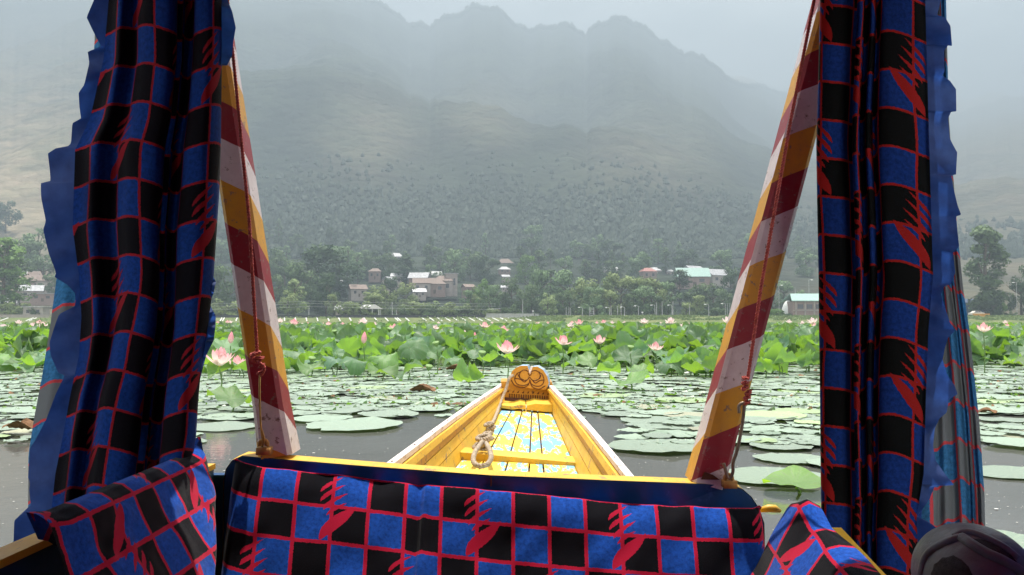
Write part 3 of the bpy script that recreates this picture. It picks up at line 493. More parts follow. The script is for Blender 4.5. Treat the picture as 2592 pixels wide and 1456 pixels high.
b = P(2450, 800, 262); o = link('blue_shed', None, None, (b.x, b.y, 2.1)); mb = MB(); mb.box((0, 0, 2), (9, 5, 4)); mb.build('wall', M['bluewall'], o); mb = MB(); mb.hexa([(-4.8, -2.8, 3.95), (4.8, -2.8, 3.95), (4.8, 2.8, 5.2), (-4.8, 2.8, 5.2), (-4.8, -2.8, 4.1), (4.8, -2.8, 4.1), (4.8, 2.8, 5.35), (-4.8, 2.8, 5.35)]); mb.build('roof', M['bluewall'], o); mb = MB(); mb.box((2, -2.55, 2.6), (1.6, .1, 1.2)); mb.build('window', M['whitepaint'], o); tag(o, 'dark blue metal shed half behind the tall poplar', 'shed')
b = P(2472, 800, 243); o = link('parked_car', None, None, (b.x, b.y, 2.02), (0, 0, .1))
prof = [(-2, .35), (-2, .85), (-1.35, .98), (-.75, 1.45), (.65, 1.47), (1.2, 1.0), (1.95, .9), (2.02, .4)]; mb = MB(); n = len(prof); mb.add([(x, s*.82*(1 if z < 1.1 else .85), z) for s in (-1, 1) for x, z in prof], [tuple(range(n)), tuple(range(2*n-1, n-1, -1))]+[(i, (i+1) % n, n+(i+1) % n, n+i) for i in range(n)]); mb.build('body', M['carpaint'], o)
for x0, x1, x2, x3 in ((-1.15, -.72, -.1, -.1), (0., 0., .6, 1.05)):
    mb = MB(); mb.hexa([(x0, -.83, 1.0), (x3, -.83, 1.0), (x2, -.72, 1.4), (x1, -.72, 1.4), (x0, -.80, 1.0), (x3, -.80, 1.0), (x2, -.69, 1.4), (x1, -.69, 1.4)]); mb.build('window', M['glass'], o)
for x in (-1.25, 1.3):
    for s in (-1, 1): mb = MB(); mb.tube([(x, s*.72, .32), (x, s*.90, .32)], .32, 14); mb.build('wheel', M['tyre'], o)
tag(o, 'cream saloon car parked on the bank before the blue shed', 'car')
mb = MB(); mb.box((0, 0, .35), (4.6, .5, .9)); o = mb.build('low_wall', M['yellow_dark'], loc=(b.x, 240.6, 1.9)); tag(o, 'ochre retaining wall under the parked car', 'wall')
# walls on the bank
def wallrun(px0, px1, Y, z0, h_, m, name, lab):
    x0 = (px0-1296)/2160*Y; x1 = (px1-1296)/2160*Y; o = link(name, None, None, ((x0+x1)/2, Y, z0)); mb = MB(); mb.box((0, 0, h_/2-.3), (x1-x0, .35, h_+.6)); mb.build('panel', m, o)
    mb = MB(); mb.box((0, 0, h_+.062), (x1-x0+.1, .45, .12)); mb.build('coping', m, o); tag(o, lab, 'wall')
wallrun(540, 1228, 240, 1.6, .55, M['darkwall'], 'boundary_wall', 'long dark wall topping the ribbed embankment'); wallrun(1231, 1352, 240.4, 1.6, 1.0, M['concrete'], 'boundary_wall', 'short grey concrete wall at the end of the dark wall'); wallrun(1354, 1364, 240.2, 1.75, .8, M['concrete'], 'boundary_wall', 'stub of grey wall just past the grey concrete wall')
wallrun(-200, 125, 240, 1.6, .7, M['render'], 'boundary_wall', 'pale bank wall by the spiky-ruffled curtain')
# slanting ribs on the bank slope
ribs = [566, 572, 605]+[725+i*27.5 for i in range(7)]+[927, 954, 981, 1006, 1012, 1033, 1075]+[1094+i*20 for i in range(13)]; n = 0
RIBM = None
for k, px in enumerate(ribs+[22, 86, 94]):
    y0, y1 = 229.6, 236.4; z0, z1 = .62, 1.44; x = (px-1296)/2160*235
    if RIBM is None: mb = MB(); mb.hexa([(.85, y0-233, z0-.18-1), (1.1, y0-233, z0-.18-1), (-.75, y1-233, z1-.18-1), (-1.0, y1-233, z1-.18-1), (.85, y0-233, z0+.12-1), (1.1, y0-233, z0+.12-1), (-.75, y1-233, z1+.12-1), (-1.0, y1-233, z1+.12-1)]); RIBM = mesh('bank_rib', mb.v, mb.f, M['whitepaint'])
    o = link('bank_rib', RIBM, None, (x, 233, 1)); n += 1
    reg = 'by the left curtain' if 540 < px < 640 else ('at the left frame edge' if px < 120 else 'right of the left post'); q = k+1 if px > 120 and px < 640 else (k-2 if px > 640 else k-len(ribs)+1)
    tag(o, f'pale slanting rib on grass bank, {ordw(q)} in line {reg}', 'rib', 'slanting ribs on the bank')
# poles and lamps along the bank
def pole(px, ytop, Y, arm=0, lean=0., tone='concrete', r=.10):
    z0 = 1.9 if px > 1340 else 1.7; hgt = P(px, ytop, Y).z-z0; o = link('street_lamp' if arm else 'utility_pole', None, None, ((px-1296)/2160*Y, Y, z0-.1), (0, lean, 0))
    mb = MB(); mb.tube([(0, 0, 0), (0, 0, hgt)], [r, r*.75], 8); mb.build('shaft', M[tone], o)
    if arm:
        mb = MB(); mb.tube([(0, 0, hgt-.1), (arm*.4, 0, hgt+.1), (arm*.8, 0, hgt+.1)], .05, 6); mb.build('arm', M[tone], o)
        mb = MB(); mb.box((arm*1.0, 0, hgt+.06), (.65, .35, .2), taper=.6); mb.build('lamp_head', M['whitepaint'], o)
    else:
        mb = MB(); mb.box((0, 0, hgt+.03), (.28, .28, .08)); mb.build('cap', M[tone], o)
    return o
for px, yt, arm, lab in [(1323, 758, 0, 'slim pole standing behind the grey concrete wall'), (1349, 787, .01, 'short lamp at the end of the grey concrete wall'), (1433, 777, 0, 'grey pole, first past the pale round willow'), (1440, 777, 0, 'grey pole in a tight trio past the pale round willow, middle one'), (1444, 780, 0, 'grey pole in a tight trio past the pale round willow, last one'), (1474, 778, -1, 'lamp post between the pole trio and the ladder frame'), (1543, 778, -1, 'lamp post just past the ladder frame'), (1547, 773, 0, 'pole touching the lamp past the ladder frame'), (1563, 774, 0, 'pole halfway between two short lamps past the ladder frame'), (1572, 769, 0, 'leaning pole before a curved lamp past the ladder frame'), (1581, 777, -1, 'curved lamp post beside a leaning pole'), (1616, 774, -1, 'lone lamp post before the tallest willow'), (1626, 790, .01, 'very short lamp beside a lone lamp post'), (1658, 772, -1, 'lamp post joined to a pole below the tallest willow'), (1662, 766, 0, 'pole joined to a lamp post below the tallest willow'), (1676, 763, 0, 'tall leaning pole alone below the tallest willow'), (1703, 762, 0, 'tallest bank pole, with a lamp beside it'), (1701, 772, -1, 'lamp beside the tallest bank pole'), (1745, 770, 0, 'thick pole alone beyond the tallest bank pole'), (1794, 770, -1, 'lamp half hidden by shrubs near the striped post'), (1836, 768, -1, 'lamp next to a pole pair near the striped post'), (1841, 768, 0, 'first of a pole pair near the striped post'), (1847, 768, 0, 'second of a pole pair near the striped post'), (1972, 722, .9, 'lamp post between the striped post and the dome tent'), (2014, 728, 0, 'pole behind the dome tent'), (2048, 708, .9, 'tall dark lamp post in front of the green roof'), (2574, 715, -.9, 'lamp post past the tall poplar'), (782, 774, 0, 'pole carrying the three cables'), (993, 765, 0, 'pole beside the pavilion roof'), (1004, 785, 0, 'short pole close to the pavilion')]:
    o = pole(px, yt, 246 if px < 1800 else 250, arm, random.uniform(-.015, .015)); tag(o, lab, 'lamp post' if arm else 'pole', 'lamp posts on the bank' if arm else 'poles on the bank')
b = P(1498, 803, 244); o = link('ladder_frame', None, None, (b.x, b.y, 1.8))
for s in (-1, 1): mb = MB(); mb.box((s*.6, 0, 1.35), (.16, .16, 2.7)); mb.build('upright', M['concrete'], o)
for i in range(5): mb = MB(); mb.box((0, -.09, .45+i*.5), (1.3, .1, .1)); mb.build('rung', M['concrete'], o)
tag(o, 'pale ladder-like frame standing on the bank', 'frame')
for k, (za, zb) in enumerate(((772, 768), (766, 762), (780, 776))):
    pts = []; 
    for i in range(41):
        px = 535+i*18; sag = [0, 1][0]; u = (px-782)/450 if px > 782 else (782-px)/250; y = zb+8*abs(u)*(1.6-abs(u)*.7); pts.append(P(px, y, 247.5))
    mb = MB(); mb.tube(pts, .035, 4); tag(mb.build('power_cable', M['wire']), ['middle of three pale cables strung along the bank', 'topmost of three pale cables strung along the bank', 'lowest of three pale cables strung along the bank'][k], 'cable', 'cables along the bank')
# labels of trees
def region(px):
    for lim, s in ((135, 'by left frame edge'), (650, 'by left curtain'), (985, 'by left post'), (1300, 'behind the prow'), (1560, 'behind the ladder frame'), (1790, 'behind the lamps'), (2080, 'near right post')):
        if px < lim: return s
    return 'past right curtain'
cnt = {}
for o, px, Y, kind, tone, hgt in sorted(TREES, key=lambda a: a[1]):
    band = 'on the bank' if Y < 300 else ('on the village slope' if Y < 430 else 'high on the slope')
    nm = {'round': 'round willow', 'poplar': 'upright poplar', 'cone': 'conical tree', 'bush': 'low shrub'}[kind]; tn = {'pale': 'pale silvery', 'mid': 'green', 'dark': 'dark green', 'olive': 'dusty olive', 'bright': 'yellow-green', 'grey': 'grey-green'}[tone]
    key = (tn, nm, band, region(px)); cnt[key] = cnt.get(key, 0)+1; o['_k'] = cnt[key]; o['_key'] = '|'.join(key)
for o, *_ in TREES:
    tn, nm, band, rg_ = o['_key'].split('|'); k = o['_k']; tot = cnt[(tn, nm, band, rg_)]
    lab = f'{tn} {nm} {band} {rg_}'+(f', {ordw(k)} from the left' if tot > 1 else ''); 
    tag(o, lab, 'tree' if nm != 'low shrub' else 'shrub', 'trees along the far shore and slope' if nm != 'low shrub' else 'shrubs on the bank'); del o['_k']; del o['_key']
big = [o for o, px, *_ in TREES if px == 2496][0]; big['label'] = 'tallest lone poplar by the parked car'
# ------------------------------------------------------------------ the boat
boat = link('shikara_boat', None, None, (0, 1.6, 0))
tag(boat, 'yellow and blue wooden boat with striped leaning posts and carved prow', 'boat')
BM = Matrix.Translation((0, -1.6, 0))
def part(mb, name, mat, smooth=False, uv=False, parent=None):
    o = mb.build(name, mat, parent or boat, smooth, uv); o.location = (0, 0, 0) if parent is not None else (0, -1.6, 0); return o
def onY(A, B, Y): t = (Y-A.y)/(B.y-A.y); return A+(B-A)*t
GA = {-1: (P(984, 1169, 2.35), P(1273, 968, 5.25)), 1: (P(1606, 1210, 2.35), P(1389, 966, 5.25))}
FA = {-1: (P(1152, 1183, 3.2), P(1270, 1037, 4.75)), 1: (P(1464, 1200, 3.2), P(1397, 1046, 4.75))}
def gun(s, Y):
    p = onY(*GA[s], Y); p.x += s*.05*math.sin(math.pi*min(1, max(0, (Y-2.1)/3.2)))*.25; return p
def flo(s, Y): return onY(*FA[s], Y)
YS = np.linspace(2.09, 5.22, 24)
def wallpt(s, Y, q, proud=0.):
    g = gun(s, Y)+Vector((-s*.024, 0, -.014)); f = flo(s, Y); p = g+(f-g)*q; return p+Vector((-s*proud, 0, proud*.25))
def strip(s, q0, q1, proud, back, name, mat, wob=0., ys=YS):
    mb = MB(); A = []
    for i, Y in enumerate(ys):
        w_ = wob*(vnoise(Y*9+q0*7, s*3.3, 4)-.5)
        A.append([wallpt(s, Y, q0+w_, -back), wallpt(s, Y, q0+w_, proud), wallpt(s, Y, q1+w_, proud), wallpt(s, Y, q1+w_, -back), wallpt(s, Y, q0+w_, -back)])
    mb.grid(A); return part(mb, name, M[mat])
for s in (-1, 1):
    mb = MB(); A = []
    for i, Y in enumerate(np.linspace(2.09, 5.3, 40)):
        g = gun(s, Y); w_ = .024+.003*(vnoise(Y*7, s, 3)-.5); th = .016
        A.append([g, g+Vector((-s*w_, 0, .001)), g+Vector((-s*w_, 0, -th)), g+Vector((0, 0, -th)), g])
    mb.grid(A); part(mb, 'gunwale_cap', M['cap'])
    mb = MB()
    for Y in np.arange(2.35, 5.2, .31): g = gun(s, Y)+Vector((-s*.012, 0, .0015)); mb.tube([g-Vector((0, 0, .004)), g+Vector((0, 0, .0012))], .0035, 7)
    part(mb, 'nail_head', M['groove']).__setitem__('kind', 'stuff')
    strip(s, .03, .17, .010, .004, 'inner_rail', 'yellow', .012); strip(s, .19, .325, .002, .004, 'inner_rail', 'yellow_dark', .01)
    strip(s, 0, 1.02, -.0045, .0065, 'wall_lining', 'groove'); strip(s, .345, .61, .001, .004, 'side_plank', 'yellow', .012); strip(s, .628, 1.02, 0., .006, 'side_plank', 'yellow', .0)
    mb = MB(); A = []
    for Y in YS:
        g = gun(s, Y); f = flo(s, Y); A.append([wallpt(s, Y, 0, -.008), wallpt(s, Y, 1.05, -.008), Vector((f.x*.7, Y, -.06)), Vector((f.x*1.0+s*.03, Y, .06)), g+Vector((s*-.004, 0, -.017))])
    mb.grid(A); part(mb, 'hull_side', M['yellow_dark'])
mb = MB(); ys = np.linspace(2.1, 4.86, 12); cuts = [0, .2, .41, .60, .72, 1.0]
for i in range(5):
    A = []
    for Y in ys:
        a = flo(-1, Y); b = flo(1, Y); e = .0035/(b-a).length; p0 = a+(b-a)*(cuts[i]+e); p1 = a+(b-a)*(cuts[i+1]-e); d = Vector((0, 0, -.02)); up = Vector((0, 0, .0012*(i % 3)))
        A.append([p0+d, p0+up, p1+up, p1+d])
    mb.grid(A)
part(mb, 'floor_plank', M['floor'])
mb = MB(); A = [[flo(-1, Y)+Vector((0, 0, -.016)), flo(1, Y)+Vector((0, 0, -.016))] for Y in ys]; mb.grid(A); part(mb, 'floor_base', M['groove'])
Yc = 3.34; pf = [P(1166, 1145, Yc), P(1463, 1172, Yc)]; pb = [P(1163, 1131, Yc+.13), P(1465, 1156, Yc+.13)]; dn = Vector((0, 0, -.03))
mb = MB(); mb.hexa([pf[0]+dn, pf[1]+dn, pb[1]+dn, pb[0]+dn, pf[0], pf[1], pb[1], pb[0]]); part(mb, 'cross_plank', M['yellow'])
# chipped shelf at the foot of the stem, in two boards
def quadbox(front, depth, m, name, drop=None):
    mb = MB(); f = [Vector(a) for a in front]; b = [a+Vector(depth) for a in f]; mb.add(f+b, [(0, 1, 2, 3), (7, 6, 5, 4), (0, 4, 5, 1), (1, 5, 6, 2), (2, 6, 7, 3), (3, 7, 4, 0)]); return part(mb, name, M[m])
for top, bot in (([(1270, 1026), (1299, 1029), (1318, 1024), (1331, 1027)], [(1268, 1033), (1298, 1037), (1312, 1035), (1331, 1037)]), ([(1333, 1027), (1355, 1022), (1380, 1024), (1399, 1024)], [(1333, 1038), (1356, 1040), (1380, 1043), (1397, 1044)])):
    mb = MB(); k = len(top); Yq = 4.72; ft = [P(a, b, Yq) for a, b in top]; fb = [P(a, b, Yq) for a, b in bot]; z = ft[0].z; bk = [Vector((p.x*(1.0) , 5.02, p.z+.004)) for p in ft]
    mb.add(ft+fb+bk, [(i, i+1, k+i+1, k+i) for i in range(k-1)]+[(i, 2*k+i, 2*k+i+1, i+1) for i in range(k-1)]); part(mb, 'stem_shelf', M['yellow'])
# stem block with carved dentils
Ys_ = 5.0
blk = [(1274, 1006), (1403, 1014), (1406, 992), (1396, 968), (1268, 966), (1271, 985)]
mb = MB(); f = [P(a, b, Ys_) for a, b in blk]; b_ = [p+Vector((0, .12, .01)) for p in f]; k = len(f); mb.add(f+b_, [tuple(range(k)), tuple(range(2*k-1, k-1, -1))]+[(i, i+k, (i+1) % k+k, (i+1) % k) for i in range(k)]); blk_o = part(mb, 'stem_block', M['yellow_dark'])
mb = MB()
for i in range(19):                            # dentil slots
    x = 1289+i*5.9; y = 1001+(x-1285)*.062; q = [P(x, y+5, Ys_-.004), P(x+2.4, y+5.1, Ys_-.004), P(x+2.4, y-4.4, Ys_-.004), P(x, y-4.6, Ys_-.004)]; mb.add(q+[a+Vector((0, .006, 0)) for a in q], [(0, 1, 2, 3), (0, 4, 5, 1), (1, 5, 6, 2), (2, 6, 7, 3), (3, 7, 4, 0)])
for i in range(9):                             # zigzag row
    x = 1283+i*12.6; y = 990+(x-1285)*.062; q = [P(x, y+3, Ys_-.004), P(x+4.5, y+3.2, Ys_-.004), P(x+6.5, y-3, Ys_-.004)]; mb.add(q+[a+Vector((0, .006, 0)) for a in q], [(0, 1, 2), (0, 3, 4, 1), (1, 4, 5, 2), (2, 5, 3, 0)])
part(mb, 'carved_border', M['dark_line'])
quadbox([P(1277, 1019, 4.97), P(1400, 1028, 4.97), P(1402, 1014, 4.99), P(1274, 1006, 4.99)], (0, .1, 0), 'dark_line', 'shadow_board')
# carved fan
Yf = 4.96; fan = [(1380, 987), (1340, 983), (1293, 971), (1288, 966), (1290, 955), (1296, 940), (1306, 931), (1318, 926), (1335, 926), (1341, 945), (1347, 929), (1360, 928), (1375, 937), (1385, 953), (1389, 969), (1386, 980)]
mb = MB(); f = [P(a, b, Yf) for a, b in fan]; cen = sum(f, Vector())/len(f); cen.z -= .01; k = len(f); off = Vector((.012, .035, .006)); bk = [p+off for p in f]
mb.add([cen]+f, [(0, 1+(i+1) % k, 1+i) for i in range(k)], 0); mb.add([cen+off]+bk, [(0, 1+i, 1+(i+1) % k) for i in range(k)], 1); mb.add(f+bk, [(i, (i+1) % k, k+(i+1) % k, k+i) for i in range(k)], 1)
fan_o = part(mb, 'carved_fan', [M['yellow_dark'], M['rim_blue']])
def arc(cx, cy, r, a0, a1, n=14, ry=None): return [(cx+r*math.cos(R(a0+(a1-a0)*i/n)), cy-(ry or r)*math.sin(R(a0+(a1-a0)*i/n))) for i in range(n+1)]
cv = [arc(1328, 950, 13, 40, 340), arc(1354, 951, 13, -160, 140), [(1318, 941), (1308, 947), (1303, 960), (1309, 972), (1325, 976), (1338, 971), (1341, 961)], [(1341, 961), (1345, 972), (1358, 978), (1371, 975), (1377, 963), (1373, 949), (1364, 942)],
      [(1303, 958), (1316, 960), (1327, 967), (1334, 962)], [(1348, 963), (1355, 970), (1366, 964), (1376, 962)], [(1311, 948), (1316, 957), (1326, 962)], [(1369, 950), (1366, 958), (1356, 964)], [(1294, 962), (1302, 975), (1320, 982), (1336, 976), (1341, 966), (1347, 979), (1364, 985), (1380, 977)], [(1336, 944), (1341, 951), (1346, 945)]]
mb = MB()
for c in cv: mb.tube(smoothpath([P(a, b, Yf-.001) for a, b in c], 4), .0026, 5)
part(mb, 'carved_petal_line', M['dark_line'], parent=None)
mb = MB(); q = [P(1338, 941, Yf-.002), P(1345, 927, Yf-.002), P(1349, 928, Yf-.002), P(1342, 947, Yf-.002)]; mb.add(q+[a+Vector((0, .03, 0)) for a in q], [(0, 3, 2, 1), (0, 1, 5, 4), (1, 2, 6, 5), (2, 3, 7, 6), (3, 0, 4, 7)]); part(mb, 'fan_notch', M['cap'])
# front seat board: blue face, yellow edge
out = [(563, 1450, 2.0), (565, 1218, 2.0), (571, 1188, 2.0), (587, 1165, 2.0), (612, 1154, 2.0), (930, 1180, 1.97), (1243, 1203, 1.945), (1550, 1216, 1.96), (1851, 1227, 1.99), (1880, 1238, 1.99), (1903, 1258, 1.99), (1922, 1287, 1.99), (1935, 1325, 1.99), (1938, 1450, 1.99)]
fp = [P(*a) for a in out]; fp = fp[:5]+[fp[4]+(fp[5]-fp[4])*k/6 for k in range(1, 6)]+[fp[5]]+[fp[5]+(fp[6]-fp[5])*k/6 for k in range(1, 6)]+[fp[6]]+[fp[6]+(fp[7]-fp[6])*k/6 for k in range(1, 6)]+fp[7:]
D = Vector((0, .052, .002)); k = len(fp); cen = P(1250, 1450, 1.97); mb = MB()
mb.add(fp+[p+D for p in fp], [(i, i+1, k+i+1, k+i) for i in range(k-1)]); mb.add([cen+D]+[p+D for p in fp], [(0, i+2, i+1) for i in range(k-1)]); part(mb, 'seat_board_edge', M['yellow'])
ins = [p+(cen-p).normalized()*.004+Vector((0, -.001, 0)) for p in fp]; bev = [p+Vector((0, .004, 0)) for p in fp]
mb = MB(); mb.add([cen]+ins, [(0, i+1, i+2) for i in range(k-1)]); mb.add(bev+ins, [(i, k+i, k+i+1, i+1) for i in range(k-1)]); part(mb, 'seat_board', M['blue_paint'])
mb = MB(); mb.box(P(1243, 1217, 1.943), (.003, .006, .024)); part(mb, 'board_joint', M['groove'])
# side rails, roof, posts
for s, x0, za, zb, Ya, Yb in ((-1, -.70, .485, .462, .15, 2.03), (1, .655, .09, .3627, .15, 1.82)):
    za = .485 if s < 0 else .361-(1.81-.15)*.165
    mb = MB(); mb.hexa([(x0, Ya, za-.012), (x0+s*.04, Ya, za-.012), (x0+s*.04, Yb, zb-.012), (x0, Yb, zb-.012), (x0, Ya, za), (x0+s*.04, Ya, za), (x0+s*.04, Yb, zb), (x0, Yb, zb)]); part(mb, 'side_rail', M['yellow'])
    mb = MB(); mb.hexa([(x0+s*.004, Ya, -.05), (x0+s*.034, Ya, -.05), (x0+s*.034, Yb, -.05), (x0+s*.004, Yb, -.05), (x0+s*.004, Ya, za-.012), (x0+s*.034, Ya, za-.012), (x0+s*.034, Yb, zb-.012), (x0+s*.004, Yb, zb-.012)]); part(mb, 'side_board', M['blue_paint'])
mb = MB(); mb.box((-.69, 2.045, .2), (.075, .03, .47)); part(mb, 'corner_panel', M['blue_paint'])
mb = MB(); mb.box((.53, .75, .21), (.2, .8, .41)); part(mb, 'side_bench', M['blue_paint'])
mb = MB(); mb.box((0, 1.0, .05), (1.3, 2.0, .05)); part(mb, 'cabin_floor', M['yellow_dark'])
mb = MB(); A = []
for i in range(13):
    a = -1+i/6; A.append([Vector((a*1.02, Y, 1.72+.14*(1-a*a))) for Y in (-1.6, -.4, .8, 1.97)])
B = [[p+Vector((0, 0, .03)) for p in r] for r in A]; mb.grid(A); mb.grid(B); 
for j in (0, 3): mb.grid([[A[i][j], B[i][j]] for i in range(13)])
part(mb, 'canopy_roof', M['drape'], uv=True)
mb = MB(); mb.box((0, -.75, .55), (1.36, .12, 1.3)); part(mb, 'unseen_backrest', M['cushion'])  # unseen backrest added behind the camera to block sky light
for s in (-1, 1):
    mb = MB(); A = [[Vector((s*(.93+.03*math.sin(j*1.7)), -1.5+j*.1, z)) for j in range(29)] for z in (.3, 1.1, 1.72)]; mb.grid(A); part(mb, 'unseen_side_drape', M['ruffle'], True)  # unseen side drapes added to darken the cabin
mb = MB(); A = [[Vector((-1.0+j*.1, -1.5+.03*math.sin(j*1.7), z)) for j in range(21)] for z in (.45, 1.1, 1.78)]; mb.grid(A); part(mb, 'unseen_rear_drape', M['ruffle'], True)  # unseen drape added to keep light out from the rear
def post(pb, pt, wd, dp, mat, flare):
    pb = Vector(pb); pt = Vector(pt); ax = (pt-pb).normalized(); xx = (Vector((1, 0, 0))-ax*ax.x).normalized(); yy = ax.cross(xx); ch = .009
    sec = [(-wd/2, -dp/2+ch), (-wd/2+ch, -dp/2), (wd/2-ch, -dp/2), (wd/2, -dp/2+ch), (wd/2, dp/2-ch), (wd/2-ch, dp/2), (-wd/2+ch, dp/2), (-wd/2, dp/2-ch), (-wd/2, -dp/2+ch)]
    per = [-ch*1.4]
    for (a, b), (c, d) in zip(sec, sec[1:]): per.append(per[-1]+math.hypot(c-a, d-b))
    L_ = (pt-pb).length; A = []; U = []
    for i in range(30):
        v = i/29*L_; k = 1+flare*max(0, 1-v/.12)
        for (a, b), u in zip(sec, per): U.append((u, v))
        A.append([pb+ax*v+xx*a*k+yy*b*(1+(k-1)*.3) for a, b in sec])
    mb = MB(); mb.grid(A, 0, U); mb.add([A[0][j] for j in range(8)], [tuple(range(7, -1, -1))], 0, [(0, 0)]*8); return part(mb, 'striped_post', mat, uv=True)
post(P(708, 1150, 2.04), P(708, 1150, 2.04)+(P(561, 194, 2.04)-P(708, 1150, 2.04))*1.22, .070, .088, M['post_l'], .16)
post(P(1783, 1222, 2.03), P(1783, 1222, 2.03)+(P(2026, 303, 2.03)-P(1783, 1222, 2.03))*1.35, .074, .088, M['post_r'], .08)
mb = MB(); q = [P(1776, 1214, 1.98), P(1822, 1215, 1.98), P(1806, 1203, 1.98), P(1784, 1196, 1.98)]; mb.add(q+[a+Vector((0, .01, 0)) for a in q], [(0, 1, 2, 3), (0, 4, 5, 1), (1, 5, 6, 2), (2, 6, 7, 3), (3, 7, 4, 0)]); part(mb, 'post_hole_patch', M['dark_line'])  # dark brown patch in place of the hole at the post foot
mb = MB(); mb.tube([P(1925, 1291, 2.03), P(1945, 1287, 2.03), P(1962, 1288, 2.03), P(1976, 1294, 2.03)], [.006, .009, .009, .004], 10); part(mb, 'corner_block', M['yellow'], True)
for px, y0, y1, hw in ((667, 1112, 1146, 12), (1844, 1202, 1230, 11)):   # iron lugs with an eye
    mb = MB(); Yl = 1.965; ring = arc(px, (y0+y1)/2-5, hw*.75, -30, 210, 12); mb.tube([P(a, b, Yl) for a, b in ring], .0055, 8); mb.box(P(px+2, y1-5, Yl), (.030, .03, .016)); part(mb, 'iron_lug', M['bracket'], True)
# ------------------------------------------------------------------ tie cords
o = link('tie_cord', None, None, P(651, 889, 1.94)); oi = Matrix.Translation(-o.location)
def sub(mb, name, mat, par, smooth=True): c = mb.build(name, mat, par, smooth); c.location = -par.location; return c
def knot(c, mb, r, n, hgt, wdt, seed):
    rg = random.Random(seed)
    for i in range(n):
        cc = Vector(c)+Vector((rg.uniform(-.3, .3)*wdt, 0, hgt*(.5-i/(n-1)))); tl = rg.uniform(-.5, .5); pts = []
        for k in range(13):
            a = k/12*2*math.pi; v = Vector((math.cos(a)*wdt*.5, math.sin(a)*wdt*.45, math.sin(a+1)*wdt*.2)); v.rotate(Matrix.Rotation(tl, 3, 'Y')); pts.append(cc+v)
        twist(mb, pts, r, 2, .02, 5)
mb = MB(); twist(mb, [P(560, -160, 1.93), P(590, 140, 1.935), P(631, 560, 1.94), P(651, 895, 1.94)], .0042, 2, .014, 5, seg=7); sub(mb, 'cord', M['cord'], o)
mb = MB(); knot(P(650, 901, 1.935), mb, .0034, 2, .012, .02, 3); knot(P(663, 926, 1.935), mb, .0034, 3, .03, .012, 4); twist(mb, smoothpath([P(660, 892, 1.93), P(640, 900, 1.925), P(637, 912, 1.925), P(655, 918, 1.925), P(669, 930, 1.925), P(661, 952, 1.93)]), .004, 2, .012, 5); sub(mb, 'knot', M['cord'], o)
mb = MB(); mb.tube(smoothpath([P(658, 948, 1.935), P(657, 990, 1.935), P(659, 1060, 1.94), P(663, 1100, 1.95), P(666, 1124, 1.955), P(664, 1130, 1.965)]), .0024, 8); mb.tube(smoothpath([P(663, 1088, 1.947), P(668, 1108, 1.95), P(667, 1124, 1.955)]), .0022, 8); sub(mb, 'hook', M['brass'], o)
tag(o, 'red twisted cord knotted onto a thin brass hook', 'cord')
o = link('tie_cord', None, None, P(1893, 956, 1.93))
mb = MB(); twist(mb, [P(2100, -160, 1.9), P(2061, 0, 1.91), P(2002, 303, 1.92), P(1926, 730, 1.93), P(1893, 958, 1.935)], .0042, 2, .014, 5, seg=7); sub(mb, 'cord', M['cord'], o)
mb = MB(); knot(P(1890, 988, 1.93), mb, .0036, 6, .055, .013, 8); sub(mb, 'knot', M['cord'], o)
mb = MB(); mb.tube(smoothpath([P(1871, 1046, 1.93), P(1870, 1030, 1.93), P(1876, 1022, 1.93), P(1884, 1026, 1.93), P(1878, 1080, 1.935), P(1866, 1140, 1.94), P(1856, 1170, 1.945), P(1855, 1195, 1.95), P(1848, 1210, 1.952), P(1841, 1205, 1.953), P(1835, 1185, 1.95), P(1832, 1173, 1.948)]), .0038, 8); sub(mb, 'hook', M['steel'], o)
tag(o, 'red twisted cord knotted onto a thick bent steel hook', 'cord')
# mooring rope in the bow
mb = MB(); rp_ = smoothpath([P(1312, 950, 5.02), P(1291, 955, 4.93), P(1281, 985, 4.9), P(1271, 1008, 4.85), P(1263, 1031, 4.66), P(1252, 1060, 4.3), P(1240, 1082, 4.0), P(1235, 1104, 3.72), P(1226, 1122, 3.5)], 6); twist(mb, rp_, .0085, 3, .034, 6)
lp = smoothpath([P(1222, 1118, 3.4), P(1208, 1136, 3.3), P(1199, 1155, 3.2), P(1200, 1172, 3.12), P(1215, 1180, 3.09), P(1233, 1176, 3.1), P(1243, 1160, 3.18), P(1240, 1140, 3.28), P(1230, 1122, 3.4)], 6); twist(mb, lp, .0095, 3, .036, 6)
knot(P(1238, 1088, 3.85), mb, .008, 4, .05, .034, 11); knot(P(1224, 1122, 3.45), mb, .009, 4, .045, .05, 12); knot(P(1236, 1104, 3.66), mb, .008, 2, .02, .03, 13)
tag(mb.build('mooring_rope', M['rope'], smooth=True), 'knotted hemp rope with an eye loop lying in the yellow bow', 'rope')
